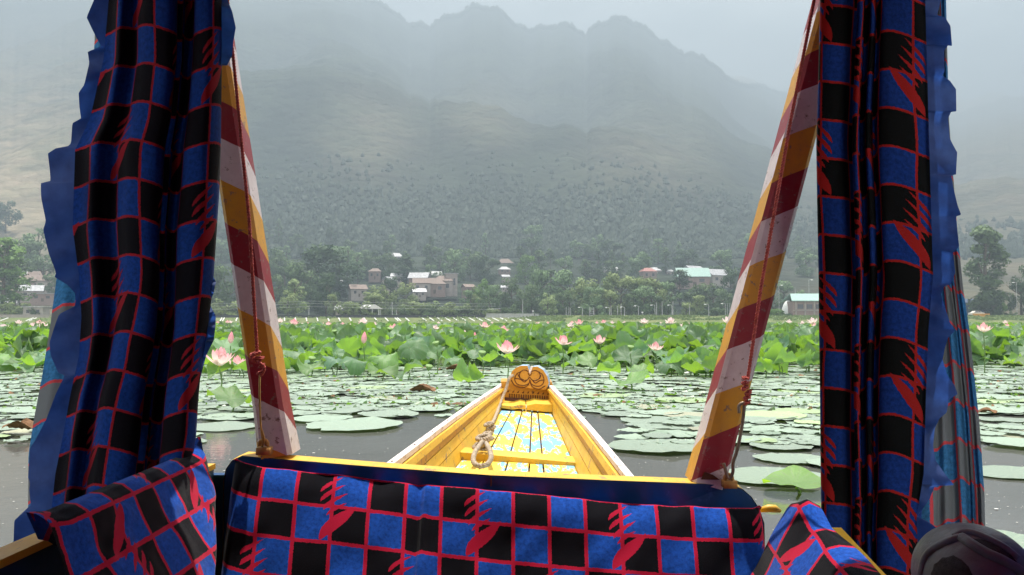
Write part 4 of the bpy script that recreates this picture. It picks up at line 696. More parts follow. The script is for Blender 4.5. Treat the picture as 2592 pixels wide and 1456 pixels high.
# ------------------------------------------------------------------ curtains
def section(ctrl, n=170):
    c = np.array(ctrl); d = np.concatenate([[0], np.cumsum(np.hypot(np.diff(c[:, 0])*.25, np.diff(c[:, 1])))]); d /= d[-1]; q = smoothpath([(a, b, 0) for a, b in ctrl], 14); qa = np.array([(p.x, p.y) for p in q])
    dd = np.concatenate([[0], np.cumsum(np.hypot(np.diff(qa[:, 0])*.25, np.diff(qa[:, 1])))]); t = np.linspace(0, dd[-1], n); return np.interp(t, dd, qa[:, 0]), np.interp(t, dd, qa[:, 1])
def drape(par, name, rows, ctrl, Y0, mat, top, bot, amp=1., u0=0., v0=0., cell=97., seed=0, flipu=1, nr=130, wav=.03, n=170):
    rw = np.array(rows, float); sx, sy = section(ctrl, n); pts = []; uv = []
    Lw = (np.interp(600, rw[:, 0], rw[:, 2])-np.interp(600, rw[:, 0], rw[:, 1]))*Y0/2160
    arc_ = np.concatenate([[0], np.cumsum(np.hypot(np.diff(sx)*Lw, np.diff(sy)*amp))]); cm = cell*Y0/2160
    for i in range(nr):
        t = i/(nr-1); row = []
        for j in range(n):
            bt = bot(sx[j]) if callable(bot) else bot
            py = top+t*(bt-top)+ (4*math.sin(sx[j]*9+seed) if 0 < i else 0); l = np.interp(py, rw[:, 0], rw[:, 1]); r = np.interp(py, rw[:, 0], rw[:, 2])
            s = sx[j]+wav*math.sin(math.pi*min(1, max(0, sx[j])))*(2*float(vnoise(py/330.+seed, sx[j]*2.5, seed))-1); k = amp*(.75+.5*float(vnoise(py/260.+3, sx[j]*3+seed, seed+5)))
            rip = .0035*(float(vnoise(py/45., sx[j]*7, seed+9))-.5)
            px = l+(r-l)*s; row.append(P(px, py, Y0+sy[j]*k+rip)); uv.append((flipu*arc_[j]/cm+u0+.10*float(vnoise(py/120., sx[j]*3, seed+2)), -py/cell+v0+3.2*sy[j]+.14*math.sin(7*sx[j]+seed)))
        pts.append(row)
    mb = MB(); mb.grid(pts, 0, uv); return mb.build(name, mat, par, True, True, loc=-par.location)
def ruffle(par, inner, outer, Y0, name='ruffle', depth=.012, n=7, dense=260, seed=0, curl=.02, pts=None):
    """a gathered strip sewn along an edge: inner and outer are pixel polylines"""
    def res(pl):
        a = np.array(pl, float); d = np.concatenate([[0], np.cumsum(np.hypot(np.diff(a[:, 0]), np.diff(a[:, 1])))]); t = np.linspace(0, d[-1], dense); return np.stack([np.interp(t, d, a[:, i]) for i in range(2)], 1)
    ou = res(outer); inn = np.array(inner, float); A = []
    for i in range(dense):
        iy = ou[i, 1]; ix = np.interp(iy, inn[:, 0], inn[:, 1]); row = []
        ph = float(vnoise(i/dense*38, seed, seed))*2-1; ph2 = float(vnoise(i/dense*15, seed+2, seed+4))*2-1
        for j in range(n):
            q = j/(n-1); row.append(P(ix+(ou[i, 0]-ix)*q, iy+ph2*5*math.sin(math.pi*q), Y0+q*(ph*depth+ph2*curl)+.006*q*(1-q)*math.sin(i*.5)))
        A.append(row)
    mb = MB(); mb.grid(A); return mb.build(name, M['ruffle'], par, True, loc=-par.location)
YL = 1.75
cl = link('plaid_curtain', None, None, P(400, -300, YL)); tag(cl, 'gathered blue plaid curtain with jagged dark ruffle above the big side cushion', 'curtain')
Lr = [(-420, 300, 585), (0, 268, 562), (150, 258, 562), (300, 222, 560), (370, 186, 559), (475, 180, 556), (580, 176, 549), (700, 188, 541), (825, 194, 528), (900, 186, 516), (950, 176, 508), (1000, 160, 503), (1100, 140, 497), (1200, 128, 482), (1345, 112, 462)]
drape(cl, 'plaid_drape', Lr, [(0, .035), (.07, .028), (.14, .006), (.22, .02), (.27, .026), (.31, .0), (.36, -.022), (.47, -.03), (.57, -.024), (.615, .0), (.60, .032), (.65, .038), (.675, .005), (.66, -.012), (.69, .02), (.735, .03), (.76, -.005), (.80, -.022), (.88, -.03), (.94, -.02), (.985, .0), (1, .022)], YL, M['curtain'], -400, lambda s: 1335-170*s, 1.35, u0=.35, v0=9.86-.05, seed=3, wav=.06)
ruffle(cl, [(-400, 300), (0, 275), (150, 262), (300, 228), (380, 190), (580, 184), (700, 200), (800, 206), (900, 200), (1000, 178), (1100, 160), (1200, 140), (1400, 118)],
       [(275, -400), (245, -100), (238, 0), (219, 44), (236, 80), (256, 118), (222, 131), (226, 160), (213, 215), (199, 235), (201, 270), (205, 300), (183, 312), (180, 360), (176, 369), (140, 376), (121, 389), (126, 430), (128, 458), (103, 464), (104, 500), (116, 560), (109, 582), (123, 640), (142, 690), (138, 702), (172, 722), (192, 745), (190, 775), (150, 795), (142, 815), (125, 868), (128, 900), (148, 945), (164, 950), (140, 1000), (118, 1060), (92, 1110), (76, 1135), (74, 1165), (71, 1210), (76, 1220), (74, 1240), (78, 1278), (36, 1318), (34, 1375), (70, 1372)], YL-.03, seed=1)
ruffle(cl, [(-400, 565), (0, 555), (160, 555), (300, 556)], [(570, -400), (578, -100), (576, 0), (588, 30), (597, 70), (590, 110), (588, 140), (575, 166), (562, 166)], YL+.02, seed=5, dense=90)
ruffle(cl, [(690, 535), (760, 528), (830, 522), (950, 505)], [(536, 695), (547, 714), (540, 745), (530, 765), (536, 780), (546, 800), (546, 822), (541, 862), (522, 900), (508, 955)], YL+.02, seed=6, dense=90)
cd = link('outer_drape', None, None, P(150, 600, 1.93)); tag(cd, 'faded grey-teal plaid drape hanging behind the jagged dark ruffle', 'curtain')
drape(cd, 'drape', [(-420, 262, 420), (200, 235, 400), (640, 152, 390), (700, 144, 390), (830, 126, 390), (950, 107, 380), (1060, 86, 370), (1150, 72, 360), (1290, 71, 350), (1400, 70, 340)], [(0, .03), (.1, -.01), (.25, .02), (.4, -.015), (.6, .02), (.8, -.01), (1, .02)], 1.93, M['drape'], -400, 1330, .7, u0=.2, v0=9.9, cell=97, seed=8, nr=80, n=70)
YR_ = 1.88
cr = link('plaid_curtain', None, None, P(2200, -300, YR_)); tag(cr, 'straight blue plaid curtain with wavy bright-edged ruffle above the grey shoe', 'curtain')
Rr = [(-420, 2095, 2330), (0, 2076, 2347), (370, 2066, 2356), (500, 2068, 2362), (700, 2072, 2366), (838, 2073, 2356), (950, 2075, 2350), (1200, 2077, 2343), (1330, 2079, 2330), (1500, 2085, 2330)]
drape(cr, 'plaid_drape', Rr, [(0, .02), (.02, -.004), (.10, -.014), (.20, -.008), (.27, .012), (.33, .045), (.345, .02), (.335, -.012), (.37, -.022), (.405, .0), (.40, .04), (.43, .048), (.46, .01), (.455, -.016), (.485, -.02), (.515, .01), (.505, .045), (.535, .045), (.555, .005), (.56, -.022), (.62, -.034), (.75, -.034), (.9, -.026), (.98, -.012), (1.0, .012)], YR_, M['curtain_mirror'], -400, 1500, .85, u0=1.62, v0=10.05, seed=13, wav=.035)
ruffle(cr, [(-400, 2325), (0, 2342), (500, 2356), (700, 2362), (838, 2350), (1000, 2344), (1200, 2338), (1311, 2320), (1460, 2326)],
       [(2372, -400), (2384, -60), (2381, 5), (2372, 38), (2392, 44), (2406, 66), (2410, 118), (2402, 112), (2390, 128), (2391, 180), (2385, 192), (2404, 204), (2420, 226), (2421, 282), (2408, 282), (2400, 300), (2404, 350), (2412, 366), (2423, 386), (2420, 442), (2408, 444), (2412, 470), (2424, 520), (2433, 544), (2420, 548), (2424, 590), (2428, 624), (2412, 640), (2418, 690), (2408, 720), (2390, 725), (2382, 745), (2396, 790), (2404, 815), (2417, 838), (2400, 855), (2392, 880), (2386, 910), (2398, 950), (2416, 975), (2424, 998), (2402, 1012), (2396, 1045), (2378, 1060), (2366, 1085), (2362, 1128), (2368, 1165), (2392, 1200), (2415, 1228), (2390, 1226), (2366, 1232), (2352, 1265), (2322, 1308), (2352, 1322), (2382, 1346), (2350, 1368), (2335, 1440)], YR_-.02, seed=2, dense=420, depth=.02, curl=.025)
cd = link('outer_drape', None, None, P(2440, 600, 2.05)); tag(cd, 'faded grey-blue plaid drape behind the wavy ruffle, beside the tall poplar', 'curtain')
drape(cd, 'drape', [(-420, 2280, 2385), (300, 2300, 2402), (590, 2310, 2424), (730, 2312, 2438), (830, 2314, 2453), (1066, 2318, 2479), (1250, 2322, 2492), (1420, 2324, 2496)], [(0, .02), (.2, -.01), (.34, .012), (.45, -.01), (.55, .016), (.66, -.012), (.76, .03), (.80, -.004), (.88, .016), (.95, -.01), (1, .02)], 2.05, M['drape'], -400, 1400, .9, u0=.55, v0=9.5, cell=98, seed=19, nr=90, n=90)
# ------------------------------------------------------------------ cushions
def cushion(name, S, us, vs, uvf, thick, lab):
    o = link(name, None, None, S(us[len(us)//2], vs[len(vs)//2])); A = [[S(u, v) for u in us] for v in vs]; U = [uvf(u, v) for v in vs for u in us]; mb = MB(); mb.grid(A, 0, U)
    T = Vector(thick); rim = A[0]+[r[-1] for r in A[1:]]+A[-1][::-1][1:]+[r[0] for r in A[::-1]][1:]; ru = [U[i] for i in range(len(us))]; k = len(rim)
    uvr = [uvf(us[i], vs[0]) for i in range(len(us))]+[uvf(us[-1], v) for v in vs[1:]]+[uvf(u, vs[-1]) for u in us[::-1][1:]]+[uvf(us[0], v) for v in vs[::-1]][1:]
    mb.grid([rim, [p+T*.5 for p in rim], [p+T for p in rim]], 0, uvr+[(a+.3, b+.2) for a, b in uvr]+[(a+.6, b+.4) for a, b in uvr])
    mb.build('cover', M['cushion'], o, True, True, loc=-o.location); tag(o, lab, 'cushion'); return o
CK = .0785; te = np.array([(590, 1164), (615, 1170), (669, 1184), (753, 1193), (860, 1201), (945, 1213), (1029, 1222), (1060, 1228), (1080, 1226), (1204, 1238), (1294, 1248), (1378, 1256), (1558, 1272), (1700, 1281), (1834, 1286), (1900, 1286), (1930, 1284)], float)
def SF(u, v):                                  # u in source px along the edge, v metres down the face
    y = np.interp(u, te[:, 0], te[:, 1]); p = P(u, y, 1.915); tl = R(30)
    n = .018*(float(vnoise(u/120., v*7, 2))-.5)+.009*(float(vnoise(u/46.+v*9, v*16, 6))-.5)-.012*math.exp(-((u-1083+v*60)/9)**2)*(1 if v > 0 else 0)+.006*math.exp(-((u-1066+v*60)/12)**2)
    if v < 0: return p+Vector((0, -v*.7, .003*math.sin(-v/.045*math.pi)+v*.45))
    rd = min(v, .02); edge = min(u-588, 1932-u)/30.; e = -.03*max(0, 1-edge)**2
    k = -n+.012*math.sin(min(1, v/.05)*math.pi/2)-.012*math.sin(math.pi*min(1, v/.3))*0
    return p+Vector((-.55*v*(u-1296)/2160*.35, -v*math.sin(tl)-k*math.cos(tl)-e*1., -v*math.cos(tl)+k*math.sin(tl)))
cushion('seat_cushion', SF, list(np.linspace(590, 1930, 230)), [-.045, -.03, -.015, -.006]+list(np.linspace(0, .36, 60)), lambda u, v: ((u-669)/90., -v/CK-1.03), (0, .05, -.03), 'wide plaid velvet cushion with three flame prints against the blue board')
def ue(u, v): return 1.195+(u-1.195)*(np.interp(v, [-5, -3, -1, 0], [1.33, 1.56, 1.79, 1.83])-1.195)/.635
def SL(u, v):                                  # u = depth, v in checks (positive over the top)
    endr = max(0, (u-1.76)/.07); u0_ = u; u = ue(u, v)
    n = .012*(float(vnoise(u*9, v*1.2, 22))-.5)+.004*(float(vnoise(u*30, v*3, 23))-.5)
    ox = np.interp(v, [-5, -3, -2, -1, -.5, -.15, .1, .35, .6, 1.0], [.19, .115, .072, .032, .014, .002, -.006, -.022, -.042, -.074]); oz = np.interp(v, [-5, -3, -2, -1, -.5, -.15, .1, .35, .6, 1.0], [-.34, -.205, -.137, -.069, -.035, -.008, .006, .016, .018, .004])
    pk = .022*max(0, (u-1.72)/.1)**2*max(0, 1-abs(v-.5)); nr_ = max(0, (1.235-u)/.05)
    return Vector((-.632+ox+n-.035*endr**2*(v < .4)-.008*nr_, u+.02*endr*0, .509+oz+n*.5+pk+.008*nr_*(v > -.6)-.02*max(0, (u-1.79)/.04)*max(0, -v)*.3))
cushion('side_cushion', SL, list(np.linspace(1.195, 1.83, 130)), list(np.linspace(.55, -5, 110)), lambda u, v: (-(ue(u, v)-1.206)/CK, -v+1), (-.010, .05, -.05), 'large half-sunlit plaid side cushion below the jagged dark ruffle')
def SR(u, v):
    n = .012*(float(vnoise(u*9, v*1.2, 32))-.5); ox = np.interp(v, [-5, -3, -2, -1, -.5, -.15, .1, .35, .6, 1.0], [.19, .115, .072, .036, .018, .004, -.006, -.022, -.042, -.068]); oz = np.interp(v, [-5, -3, -2, -1, -.5, -.15, .1, .35, .6, 1.0], [-.33, -.2, -.135, -.068, -.034, -.008, .004, .008, .004, -.012])
    endr = max(0, (u-1.74)/.07); ss = np.clip((1.81-u)/.2, 0, 1)
    return Vector((.578-ox*(1.05+.2*ss)+n, u, .402-(1.79-u)*.13+oz+n*.5+.03*max(0, 1-abs(u-1.76)/.07)*max(0, 1-abs(v-.3)/1.2)-.02*endr*max(0, v)))
cushion('side_cushion', SR, list(np.linspace(.95, 1.81, 130)), list(np.linspace(.6, -5, 110)), lambda u, v: ((u-1.2)/CK, -v+1), (.012, 0, -.03), 'small dim plaid side cushion with a pointed corner under the straight curtain')
# ------------------------------------------------------------------ shoe on the side bench
SCc = P(2480, 1484, .98); SRd = Vector((.060, .072, .067))
sh = link('shoe', None, None, SCc); tag(sh, 'dark grey leather shoe with pale seams poking in below the curtain', 'shoe')
mb = MB(); A = []
for i in range(25):
    th = math.pi*i/24; A.append([Vector((SRd.x*math.sin(th)*math.cos(a), -SRd.y*math.cos(th)*(1.5 if th > math.pi/2 else 1), SRd.z*math.sin(th)*math.sin(a)*(1 if math.sin(a) > 0 else .95))) for a in np.linspace(0, 2*math.pi, 41)])
mb.grid(A); mb.build('upper', M['shoe'], sh, True)
def onshoe(px, py, off=.0):
    d = (P(px, py, 1)-cam.location); o_ = cam.location-SCc; k = Vector((1/SRd.x, 1/SRd.y, 1/SRd.z)); D_ = Vector([a*b for a, b in zip(d, k)]); O_ = Vector([a*b for a, b in zip(o_, k)]); a = D_.dot(D_); b = 2*D_.dot(O_); c = O_.dot(O_)-1; dc = b*b-4*a*c
    t = (-b-math.sqrt(dc))/(2*a) if dc > 0 else -b/(2*a); return (cam.location+d*t-SCc)*(1+off)
def zz(x, y): return (2250+x*.1424, 1250+y*.1424)
def band(path, r, name, mat): mb = MB(); mb.tube(smoothpath([onshoe(*zz(*p), -.01) for p in path], 8), r, 8); mb.build(name, mat, sh, True)
band([(1290, 770), (1050, 850), (800, 980), (650, 1150), (580, 1420), (575, 1600)], .0055, 'seam_band', M['shoe']); band([(1290, 770), (1480, 900), (1750, 1060), (2050, 1200), (2400, 1420), (2600, 1600)], .0062, 'seam_band', M['shoe']); band([(1150, 760), (1290, 690), (1480, 690), (1750, 790), (2050, 950), (2300, 1150)], .0045, 'seam_band', M['shoe'])
def patch(poly, off, name, mat):
    c = Vector((sum(p[0] for p in poly)/len(poly), sum(p[1] for p in poly)/len(poly))); mb = MB(); A = []
    for q in np.linspace(0, 1, 9): A.append([onshoe(*zz(*(c+(Vector(p)-c)*q)), off*(1 if q < .95 else -.3)) for p in poly+[poly[0]]])
    mb.grid(A); mb.build(name, mat, sh, True)
patch([(1440, 800), (1600, 790), (1800, 850), (2000, 960), (2200, 1100), (2330, 1280), (2150, 1190), (1950, 1080), (1700, 950), (1500, 860)], .012, 'mesh_panel', M['shoe_mesh'])
patch([(800, 1250), (950, 1130), (1150, 1090), (1300, 1170), (1420, 1290), (1500, 1450), (1480, 1600), (1100, 1640), (760, 1600), (740, 1420)], .010, 'mesh_panel', M['shoe_mesh'])
mb = MB(); A = []
for i in range(25):
    th = math.pi*i/24; A.append([Vector((SRd.x*1.05*math.sin(th)*c, -SRd.y*1.05*math.cos(th)*(1.5 if th > math.pi/2 else 1), z)) for c, z in ((-1, -.045), (1, -.045), (1, -.072), (-1, -.072), (-1, -.045))])
mb.grid(A); mb.build('sole', M['shoe_sole'], sh)
# ------------------------------------------------------------------ lotus: floating pads
def side(px):
    if px < 110: return 'by left frame edge'
    if px < 690: return 'by left curtain'
    if px < 1130: return 'left of prow'
    if px < 1500: return 'beyond prow'
    if px < 1830: return 'right of prow'
    if px < 2200: return 'by right post'
    return 'by right curtain'
def rowname(d, cuts, names):
    for c, n_ in zip(cuts, names):
        if d < c: return n_
    return names[-1]
def padmesh(seed):
    rg = random.Random(seed); n = 48; rings = [0, .3, .6, .85, 1.]; vs = []; uv = []; ph = [rg.uniform(0, 6.28) for _ in range(5)]; nt_ = [rg.uniform(0, 6.28) for _ in range(rg.randint(0, 3))]
    for ri, r in enumerate(rings):
        for j in range(n):
            a = j/n*6.2832; w_ = 1+.05*math.sin(2*a+ph[0])+.03*math.sin(5*a+ph[1])+.018*math.sin(11*a+ph[2])+.012*rg.uniform(-1, 1)
            for t_ in nt_: w_ -= .16*math.exp(-((math.atan2(math.sin(a-t_), math.cos(a-t_)))/.07)**2)
            z = (.045*r**4*max(0, math.sin(3*a+ph[3]))**2+.03*r**5*max(0, math.sin(7*a+ph[4]))**3)*rg.uniform(.3, .6)+.012*(1-r)*-1
            vs.append((r*w_*math.cos(a), r*w_*math.sin(a), z)); uv.append((j/n, r))
    f = [(i*n+j, (i+1)*n+j, (i+1)*n+(j+1) % n, i*n+(j+1) % n) for i in range(4) for j in range(n)]
    return mesh('floating_pad', vs, f, M['pad'], uv, True)
PADS = [padmesh(40+i) for i in range(10)]
pads = []
def addpad(x, y, r, tone, rot=None): pads.append([x, y, r, tone])
for cx, cy, w_ in [(896, 1080, 250), (985, 1054, 150), (870, 1030, 160), (560, 1082, 190), (585, 1060, 150), (650, 1058, 120), (30, 1036, 90), (15, 1092, 80), (1664, 1137, 235), (1722, 1098, 170), (1978, 1135, 150), (2006, 1165, 180), (1950, 1212, 250), (1640, 1066, 140), (1585, 1052, 120), (1900, 1085, 170), (2010, 1095, 130), (2560, 1200, 200), (2600, 1130, 190), (2545, 1375, 260), (2560, 1085, 170), (2530, 1045, 140), (2150, 1180, 200), (2250, 1110, 200), (2350, 1050, 200), (1090, 1040, 120), (800, 1012, 150), (700, 1020, 140)]:
    p = G(cx, cy); pads.append([p.x, p.y, w_*p.y/2160/2, 0])
rg = random.Random(99); tries = 0
while tries < 60000 and len(pads) < 1250:
    tries += 1; px = rg.uniform(-350, 2950); py = rg.choice((rg.uniform(912, 985), rg.uniform(940, 1050), rg.uniform(930, 1075), rg.uniform(930, 1130) if px > 1500 or px < 350 else rg.uniform(930, 1050))); p = G(px, py)
    lim = 1066 if 480 < px < 1000 else (1040 if 1000 < px < 1600 else (1150 if px > 1650 else 1060))
    if py > lim: continue
    if 1150 < px < 1550 and p.y < 5.9: continue
    dense = np.clip((p.y-5)/3.6, 0, 1); r = rg.uniform(.16, .33)*(1.05-.12*dense); ok = True; sep = .93-.47*dense
    for q in pads:
        dx = p.x-q[0]; dy = p.y-q[1]
        if dx*dx+dy*dy < ((r+q[2])*sep)**2: ok = False; break
    if ok: pads.append([p.x, p.y, r, rg.choices((0, 1, 2, 3), (.78, .10, .07, .05))[0]])
for i in range(900):
    px = rg.uniform(-300, 2900); py = rg.uniform(930, 1060 if 480 < px < 1600 else 1130); p = G(px, py)
    if not (1150 < px < 1550 and p.y < 6.1): pads.append([p.x, p.y, rg.uniform(.05, .14), rg.choices((0, 1, 2, 3), (.66, .14, .08, .12))[0]])
PT = {0: (1, 1, 1, 1), 1: (1.35, 1.4, .75, 1), 2: (1.4, 1.0, .85, 1), 3: (.62, .7, .62, 1)}; PN = {0: 'pale green', 1: 'yellowish', 2: 'pinkish faded', 3: 'dull dark green'}
vis = []
for i, q in enumerate(pads):
    px, py = PX((q[0], q[1], 0)); q += [px, py, q[2]/q[1]**2*(1 if -60 < px < 2650 else .02)]
pads.sort(key=lambda q: -q[6]); rest = []; cnt = {}
ind = [q for q in pads[:260]]
for q in ind: q.append((PN[q[3]], rowname(q[1], (6.2, 7.4, 8.8, 10.4, 12.2), ('in open water', 'in second row', 'in third row', 'in fourth row', 'in fifth row', 'before tall leaves')), side(q[4])))
for q in sorted(ind, key=lambda q: q[4]): cnt[q[7]] = cnt.get(q[7], 0)+1; q.append(cnt[q[7]])
used = 0
for i, q in enumerate(pads):
    z = .004+.00035*((i*37) % 60); rz = rg.uniform(0, 6.28); sc = (q[2], q[2], max(.25, q[2]))
    o = link('floating_lotus_pad', PADS[i % 10], None, (q[0], q[1], z), (rg.uniform(-.012, .012), rg.uniform(-.012, .012), rz), sc, PT[q[3]])
    if i < 260:
        a, b, c = q[7]; tot = cnt[q[7]]; tag(o, f'{a} floating pad {b} {c}'+(f', {ordw(q[8])} from left' if tot > 1 else ''), 'lotus pad', 'lotus pads floating on the lake')
    else: rest.append(o)
def merge(objs, name, mats, lab, color=None):
    v = []; f = []; u = []; base = 0; mi = []
    for o in objs:
        me = o.data; n = len(me.vertices); c = np.zeros(n*3, dtype=np.float32); me.vertices.foreach_get('co', c); c = c.reshape(-1, 3); Mx = np.array(Matrix.LocRotScale(o.location, o.rotation_euler, o.scale)); v.append(c@Mx[:3, :3].T+Mx[:3, 3])
        f += [tuple(i+base for i in p.vertices) for p in me.polygons]; uvc = np.zeros(len(me.loops)*2, dtype=np.float32); me.uv_layers[0].data.foreach_get('uv', uvc); vi = np.zeros(len(me.loops), dtype=np.int32); me.loops.foreach_get('vertex_index', vi); uu = np.zeros((n, 2)); uu[vi] = uvc.reshape(-1, 2); u.append(uu); base += n
        mi += [mats.index(me.materials[0])]*len(me.polygons)
    for o in objs: bpy.data.objects.remove(o)
    if not v: return
    o = link(name, mesh(name, np.concatenate(v), f, mats, np.concatenate(u), True, mi)); tag(o, lab, None, None, 'stuff'); return o
merge(rest, 'small_lotus_pads', [M['pad']], 'small far lotus pads crowding the water before the tall leaves')
# torn bits, curled edges and dead scraps between the pads
bits = MB(); rgb = np.random.default_rng(3)
for i in range(3600):
    px = rgb.uniform(-200, 2800); py = rgb.uniform(912, 1045)**1.0; p = G(px, py)
    if abs(px-1330) < 170 and p.y < 6.2: continue
    s = rgb.uniform(.008, .032)*(1 if rgb.random() < .93 else 2.4)*min(1.6, p.y/8); a = rgb.uniform(0, 6.28); h_ = rgb.uniform(.004, .03); d = Vector((math.cos(a)*s, math.sin(a)*s, 0)); e = Vector((-math.sin(a)*s*.6, math.cos(a)*s*.6, 0)); q = [p-d-e*.3+Vector((0, 0, .02)), p+d-e*.2+Vector((0, 0, .02)), p+d*.6+e+Vector((0, 0, h_+.02)), p-d*.5+e*.7+Vector((0, 0, h_*.6+.02))]
    bits.add(q, [(0, 1, 2, 3)], int(rgb.choice(3, p=(.45, .43, .12))), [(0, 0), (1, 0), (1, 1), (0, 1)])
o = bits.build('floating_leaf_scraps', [M['pad'], M['lotus'], M['dead']], uv=True); tag(o, 'scraps of torn and curled leaves floating among the pads', None, None, 'stuff'); o.color = (.7, .75, .6, 1)
sp_ = MB()
for i in range(1400):
    px = rgb.uniform(-100, 2700); py = rgb.uniform(1050, 1440); p = G(px, py); s = rgb.uniform(.002, .0055)*(1 if rgb.random() < .93 else 2.2)
    sp_.add([p+Vector((math.cos(k*1.257)*s, math.sin(k*1.257)*s*.8, .004)) for k in range(5)], [(0, 1, 2, 3, 4)])
tag(sp_.build('floating_specks', M['specks']), 'tiny white specks floating on the open water', None, None, 'stuff')
# ------------------------------------------------------------------ lotus: standing leaves
def leafmesh(kind, seed, n=40, rings=(0, .25, .5, .75, .92, 1.)):
    rg = random.Random(seed); ph = [rg.uniform(0, 6.28) for _ in range(6)]; vs = []; uv = []; N = n
    wav = rg.uniform(.12, .30); fold = {'open': rg.uniform(.1, .4), 'folded': rg.uniform(1.2, 1.9), 'cupped': 0, 'drooping': 0}[kind]; fa = rg.uniform(0, 3.14)
    for r in rings:
        for j in range(n):
            a = j/n*6.2832; w_ = 1+.04*math.sin(2*a+ph[0])+.03*math.sin(4*a+ph[1])+.018*math.sin(9*a+ph[2])+.014*rg.uniform(-1, 1)*(r > .9)
            x = r*w_*math.cos(a); y = r*w_*math.sin(a); z = -.10*math.exp(-(r/.18)**2)+wav*r**2.5*math.sin(3*a+ph[3])+.11*r**3*math.sin(6*a+ph[4])+.05*r**4*math.sin(11*a+ph[5])
            if kind == 'cupped': z += .55*r*r; x *= 1-.22*r*r; y *= 1-.22*r*r
            if kind == 'drooping': z -= .5*r*r+.15*r**3*math.sin(2*a+ph[0]); x *= 1-.15*r*r; y *= 1-.15*r*r
            if fold:
                c, s_ = math.cos(fa), math.sin(fa); u = x*c+y*s_; v = -x*s_+y*c; ang = fold*min(1, abs(v))**1.1*.9; z += abs(v)*math.sin(ang)*.95; v *= max(.25, math.cos(ang)); x = u*c-v*s_; y = u*s_+v*c
            vs.append((x, y, z)); uv.append((j/n, r))
    K = len(rings); f = [(i*n+j, (i+1)*n+j, (i+1)*n+(j+1) % n, i*n+(j+1) % n) for i in range(K-1) for j in range(n)]
    return mesh('blade', vs, f, M['lotus'], uv, True)
KINDS = ('open', 'open', 'folded', 'cupped', 'drooping')
LM = {k: [leafmesh(k, 300+17*i+len(k)) for i in range(5)] for k in set(KINDS)}
LO = {k: [leafmesh(k, 700+13*i+len(k), 14, (0, .5, 1.)) for i in range(3)] for k in set(KINDS)}
STEM = {}
def stemmesh(h_):
    k = round(h_*10)/10
    if k not in STEM: mb = MB(); mb.tube([(0, 0, -k-.05), (.02, .015, -k*.5), (0, 0, -.03)], [.009, .008, .007], 6); STEM[k] = mesh('stem', mb.v, mb.f, M['stem'])
    return STEM[k]
leaves = []; rg = random.Random(2024)
def front(px): return 13.2+1.0*math.sin(px/170.)+.8*math.sin(px/63.+1)-(.8 if px < 420 else 0)+(0.8 if px > 2100 else 0)
for i in range(520):
    px = rg.uniform(-250, 2850); Y = front(px)+abs(rg.gauss(0, 1))*4.4+rg.uniform(0, 1.5); leaves.append((px, Y))
for i in range(150):
    px = rg.uniform(-100, 2700); leaves.append((px, front(px)-1.1+rg.uniform(0, 2.6), 'skirt'))
for px, py in [(968, 965), (1005, 905), (1186, 985), (930, 948), (560, 962), (590, 1045), (45, 940), (70, 920), (1540, 960), (1595, 992), (2560, 935), (2010, 1250), (1460, 925), (1620, 955)]: leaves.append((px, G(px, py).y, 'low'))
for i in range(4300):
    px = rg.uniform(-300, 2900); Y = 15+75*rg.random()**1.7; leaves.append((px, Y))
for i in range(3000):
    px = rg.uniform(-300, 2900); Y = 55+140*rg.random()**1.3; leaves.append((px, Y))
LT = [((1, 1, 1, 1), 'bright green'), ((1.25, 1.18, .8, 1), 'yellow-green'), ((.95, 1.0, 1.45, 1), 'blue-green'), ((.72, .8, .8, 1), 'dark green')]
items = []
for it in leaves:
    px, Y = it[0], it[1]; low = len(it) > 2 and it[2] == 'low'; skirt = len(it) > 2 and it[2] == 'skirt'; x = (px-1296)/2160*Y; r = rg.uniform(.15, .33)*(1 if Y < 40 else 1.2); h_ = rg.uniform(.08, .62) if not low else .06
    if Y < 15 and not low: h_ = rg.uniform(.05, .42)
    if not low and fbm(x*.35, Y*.22, 2, 61) < .40 and Y < 30: h_ *= .5
    tl = rg.uniform(.1, .95) if not low else rg.uniform(.05, .4); az = rg.uniform(0, 6.28) if rg.random() < .5 else rg.gauss(-1.57, .8); kind = rg.choice(KINDS); t_ = rg.choices(range(4), (.42, .26, .18, .14))[0]
    if low: r = rg.uniform(.16, .24); t_ = 1; kind = rg.choice(('open', 'folded')); tl = rg.uniform(.05, .3)
    if skirt: h_ = rg.uniform(.02, .13); tl = rg.uniform(.1, .55); r = rg.uniform(.15, .27)
    if px == 2010: kind, tl, az, r, h_ = 'open', .06, -2.2, .16, .02
    items.append([px, Y, x, r, h_, tl, az, kind, t_])
items.sort(key=lambda a: (a[1] if -40 < a[0] < 2640 else 999)); cnt = {}
for a in items[:290]:
    a.append((LT[a[8]][1], a[7], rowname(a[1], (10.5, 13.6, 14.6, 15.8, 17.2), ('on open pads', 'in front row', 'in second row', 'in third row', 'in fourth row', 'in fifth row')), side(a[0])))
for a in sorted(items[:290], key=lambda a: a[0]): cnt[a[9]] = cnt.get(a[9], 0)+1; a.append(cnt[a[9]])
rest = []
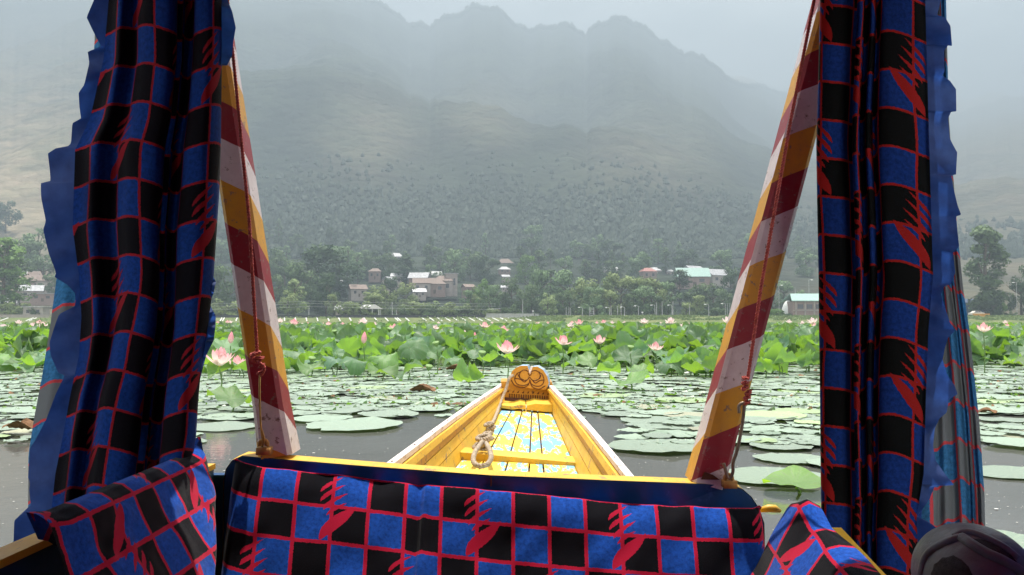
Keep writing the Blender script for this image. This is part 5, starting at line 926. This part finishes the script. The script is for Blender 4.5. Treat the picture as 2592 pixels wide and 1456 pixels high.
for i, a in enumerate(items):
    px, Y, x, r, h_, tl, az, kind, t_ = a[:9]; me = (LM if Y < 24 else LO)[kind]; me = me[rg.randrange(len(me))]; ax = Vector((-math.sin(az), math.cos(az), 0)); rot = Matrix.Rotation(tl, 3, ax)@Matrix.Rotation(rg.uniform(0, 6.28), 3, 'Z'); z = h_+r*math.sin(tl)*.75+.03; top_ = min(rg.uniform(.42, .68) if Y > 15.2 else rg.uniform(.26, .52), .8-8.8*Y/2160); z = min(z, max(.06, top_-r*math.sin(tl)*.85-(.3*r if kind in ('cupped', 'folded') else 0)))
    if kind == 'drooping': z += r*.35
    if i < 290:
        o = link('lotus_leaf', None, None, (x, Y, z)); b = link('blade', me, o, None, rot.to_euler(), r, LT[t_][0]); st = link('stem', stemmesh(z), o)
        if px == 2010: b.scale = (r, r, r*.4); b.color = (1.9, 1.75, 1.0, 1)
        tot = cnt[a[9]]; c, k, rw, sd_ = a[9]; tag(o, f'{c} {k} lotus leaf {rw} {sd_}'+(f', {ordw(a[10])} from left' if tot > 1 else ''), 'lotus leaf', 'standing lotus leaves')
    else:
        rest.append(link('x', me, None, (x, Y, z), rot.to_euler(), r))
o = merge(rest, 'far_lotus_leaves', [M['lotus']], 'mass of lotus leaves stretching away to the far shore')
mb = MB(); mb.grid([[((p-1296)/2160*Yk, Yk, z) for p in range(-600, 3300, 60)] for Yk, z in ((60, .10), (90, .15), (130, .12), (198, .06), (206, .05))]); o = mb.build('far_lotus_bed', M['bank']); tag(o, 'far flat bed of lotus and reeds by the shore', None, None, 'stuff')
# ------------------------------------------------------------------ lotus: flowers, buds, seed pods
def petals(seed, openness):
    rg = random.Random(seed); mb = MB()
    for ring, (n, el, ln, wd) in enumerate(((6, 62, .34, .17), (8, 40, .46, .2), (8, 16, .50, .2))):
        for i in range(n):
            a = (i+ring*.5+rg.uniform(-.15, .15))/n*6.2832; e = R(max(-4, el+(1-openness)*28+rg.uniform(-9, 9))); l = ln*rg.uniform(.9, 1.08); A = []; U = []
            for s in range(6):
                t_ = s/5; e2 = e+t_*.55*(1 if ring < 2 else .45); c = .06+l*t_; w_ = wd*math.sin(math.pi*(.12+.86*t_)**.9)**.8*.5+.004
                for q in (-1, -.5, 0, .5, 1):
                    rr = c*math.cos(e2)-.0; zz_ = c*math.sin(e2)*1.0+.05*(q*q)*.9*w_/.1*.35; A.append((rr*math.cos(a)-q*w_*math.sin(a), rr*math.sin(a)+q*w_*math.cos(a), zz_)); U.append((q*.5+.5, t_))
            mb.add(A, [(s*5+j, s*5+j+1, s*5+j+6, s*5+j+5) for s in range(5) for j in range(4)], 0, U)
    return mesh('petals', mb.v, mb.f, M['petal'], mb.u, True)
PET = [petals(i, .6+.4*(i % 4)/3) for i in range(6)]
mb = MB(); A = [[(r*math.cos(j*.5236), r*math.sin(j*.5236), z) for j in range(13)] for r, z in ((.02, 0), (.09, .12), (.11, .15), (.10, .17), (0, .175))]; mb.grid(A); HEAD = mesh('seed_head', mb.v, mb.f, M['seed'], None, True)
mb = MB(); A = [[(r*math.cos(j*.5236), r*math.sin(j*.5236), z) for j in range(13)] for r, z in ((0, 0), (.07, .04), (.13, .16), (.14, .28), (.10, .42), (.04, .54), (0, .6))]; mb.grid(A, 0, [(j/12, z) for z in (.2, .3, .5, .7, .85, .95, 1) for j in range(13)]); BUD = mesh('bud', mb.v, mb.f, M['petal'], mb.u, True)
mb = MB(); A = [[(r*math.cos(j*.5236), r*math.sin(j*.5236), z) for j in range(13)] for r, z in ((.01, 0), (.07, .08), (.15, .2), (.17, .24), (.15, .27), (0, .275))]; mb.grid(A); POD = mesh('pod', mb.v, mb.f, M['pod'], None, True)
FL = []
def flower(px, py, w_, tone=0, kind='flower', Y=None):
    Y = Y or min(60, (.35 if w_ > 60 else .285)*2160/w_*(1 if kind == 'flower' else .32)); p = P(px, py, Y)
    if p.z < .06: p.z = .06
    FL.append([p, w_*Y/2160 if kind == 'flower' else .35, tone, kind, px, py])
for a in [(556, 928, 90, 1), (604, 932, 62, 1), (1283, 897, 68, 2), (1424, 874, 50, 2), (1519, 872, 46, 1), (1660, 889, 46, 1), (1308, 861, 28, 2), (1572, 849, 38, 1), (1596, 852, 28, 1), (1176, 853, 32), (1000, 853, 34), (1050, 852, 26), (1037, 856, 20), (2490, 842, 48, 1), (805, 835, 22), (540, 850, 30, 1), (1120, 842, 18, 2), (960, 838, 20), (740, 833, 16), (870, 836, 16), (1240, 833, 15), (1395, 836, 18, 1), (1450, 838, 20), (1700, 845, 22), (1745, 838, 18), (1770, 850, 26), (2050, 853, 28, 2), (2040, 845, 20), (20, 838, 20, 1), (70, 845, 26), (120, 836, 16), (2520, 838, 18), (2570, 850, 22)]: flower(*a)
rg = random.Random(31)
for i in range(150):
    px = rg.uniform(-20, 2620); Y = 17+85*rg.random()**1.3; p = Vector(((px-1296)/2160*Y, Y, min(rg.uniform(.42, .74), .83-10*Y/2160))); FL.append([p, .31*rg.uniform(.7, 1.2), rg.choices((0, 1, 2), (.6, .28, .12))[0], 'flower', px, PX(p)[1]])
for a in [(583, 862, 20), (1200, 855, 10), (920, 862, 12), (1978, 913, 18), (1115, 868, 10)]: flower(a[0], a[1]+8, a[2], 2, 'bud', Y=12.5 if a[2] > 11 else 17)
for px, py, Y in [(1084, 940, 12), (1106, 880, 12.6), (788, 919, 12.4), (985, 842, 16), (848, 848, 16), (1595, 890, 13.), (1220, 905, 12.)]: flower(px, py, 20, 0, 'pod', Y=Y)
FT = [((1, 2.0, 1.75, 1), 'pale cream-pink'), ((1, 1.22, 1.16, 1), 'soft pink'), ((1, .95, 1.02, 1), 'deep pink-tipped')]; cnt = {}
for f in sorted(FL, key=lambda f: f[4]):
    key = (FT[f[2]][1] if f[3] != 'pod' else 'green', {'flower': 'open lotus flower', 'bud': 'pointed lotus bud', 'pod': 'lotus seed pod'}[f[3]], rowname(f[0].y, (14, 20, 32, 60), ('in front', 'near front', 'in mid bed', 'in far bed', 'by far shore')), side(f[4])); cnt[key] = cnt.get(key, 0)+1; f += [key, cnt[key]]
for i, (p, w_, tone, kind, px, py, key, k) in enumerate(FL):
    o = link({'flower': 'lotus_flower', 'bud': 'lotus_bud', 'pod': 'lotus_seed_pod'}[kind], None, None, p); s = w_ if kind == 'flower' else .3
    if kind == 'flower': link('petals', PET[i % 6], o, None, (rg.uniform(-.3, .1), rg.uniform(-.2, .2), rg.uniform(0, 6)), s*1.0, FT[tone][0]); link('seed_head', HEAD, o, None, None, s)
    elif kind == 'bud': link('bud', BUD, o, None, (0, .1, 0), s, FT[2][0])
    else: link('pod', POD, o, None, (.3, rg.uniform(-.3, .3), 0), s*1.1)
    link('stem', stemmesh(max(.1, p.z)), o); c, n_, rw, sd_ = key; tag(o, f'{c} {n_} {rw} {sd_}'+(f', {ordw(k)} from left' if cnt[key] > 1 else ''), {'flower': 'flower', 'bud': 'bud', 'pod': 'seed pod'}[kind], {'flower': 'lotus flowers over the bed', 'bud': 'lotus buds', 'pod': 'lotus seed pods'}[kind])
# dead curled leaves lying on the pads
for px, py, w_, lab in [(1070, 1003, 66, 'dead brown curled leaf lying on pads before the prow'), (1155, 945, 50, 'crumpled brown leaf below the tall leaves beside the carved fan'), (1700, 950, 60, 'crumpled reddish-brown leaf heap between prow and striped post'), (55, 1104, 80, 'flat dry brown leaf floating outside the jagged ruffle'), (2500, 1058, 40, 'reddish dry leaf floating beyond the pale outer drape')]:
    p = G(px, py); s = w_*p.y/2160; rgd = random.Random(px); A = []
    for i in range(9):
        u = i/8-.5; A.append([(u*s, (v-.5)*s*.5, .01+s*.32*abs(math.sin(v*3+u*2+px))*(1-abs(u)*1.2)+rgd.uniform(0, .012)) for v in np.linspace(0, 1, 7)])
    mb = MB(); mb.grid(A, 0); o = mb.build('dead_leaf', M['dead'], None, True, loc=(p.x, p.y, .03)); tag(o, lab, 'dead leaf')
# ------------------------------------------------------------------ haze over lake and mountain
mb = MB(); mb.box((0, 2050, 645), (18000, 4500, 1293)); t = NT('haze_air'); t.t.nodes.remove(t.b); v = t.n('ShaderNodeVolumePrincipled'); v.inputs['Color'].default_value = (.48, .59, .69, 1); v.inputs['Density'].default_value = .00090; v.inputs['Anisotropy'].default_value = .05; t.l(v.outputs[0], t.o.inputs['Volume'])
o = mb.build('haze', t.mat); tag(o, 'pale sunlit haze over the lake and mountain', None, None, 'stuff')
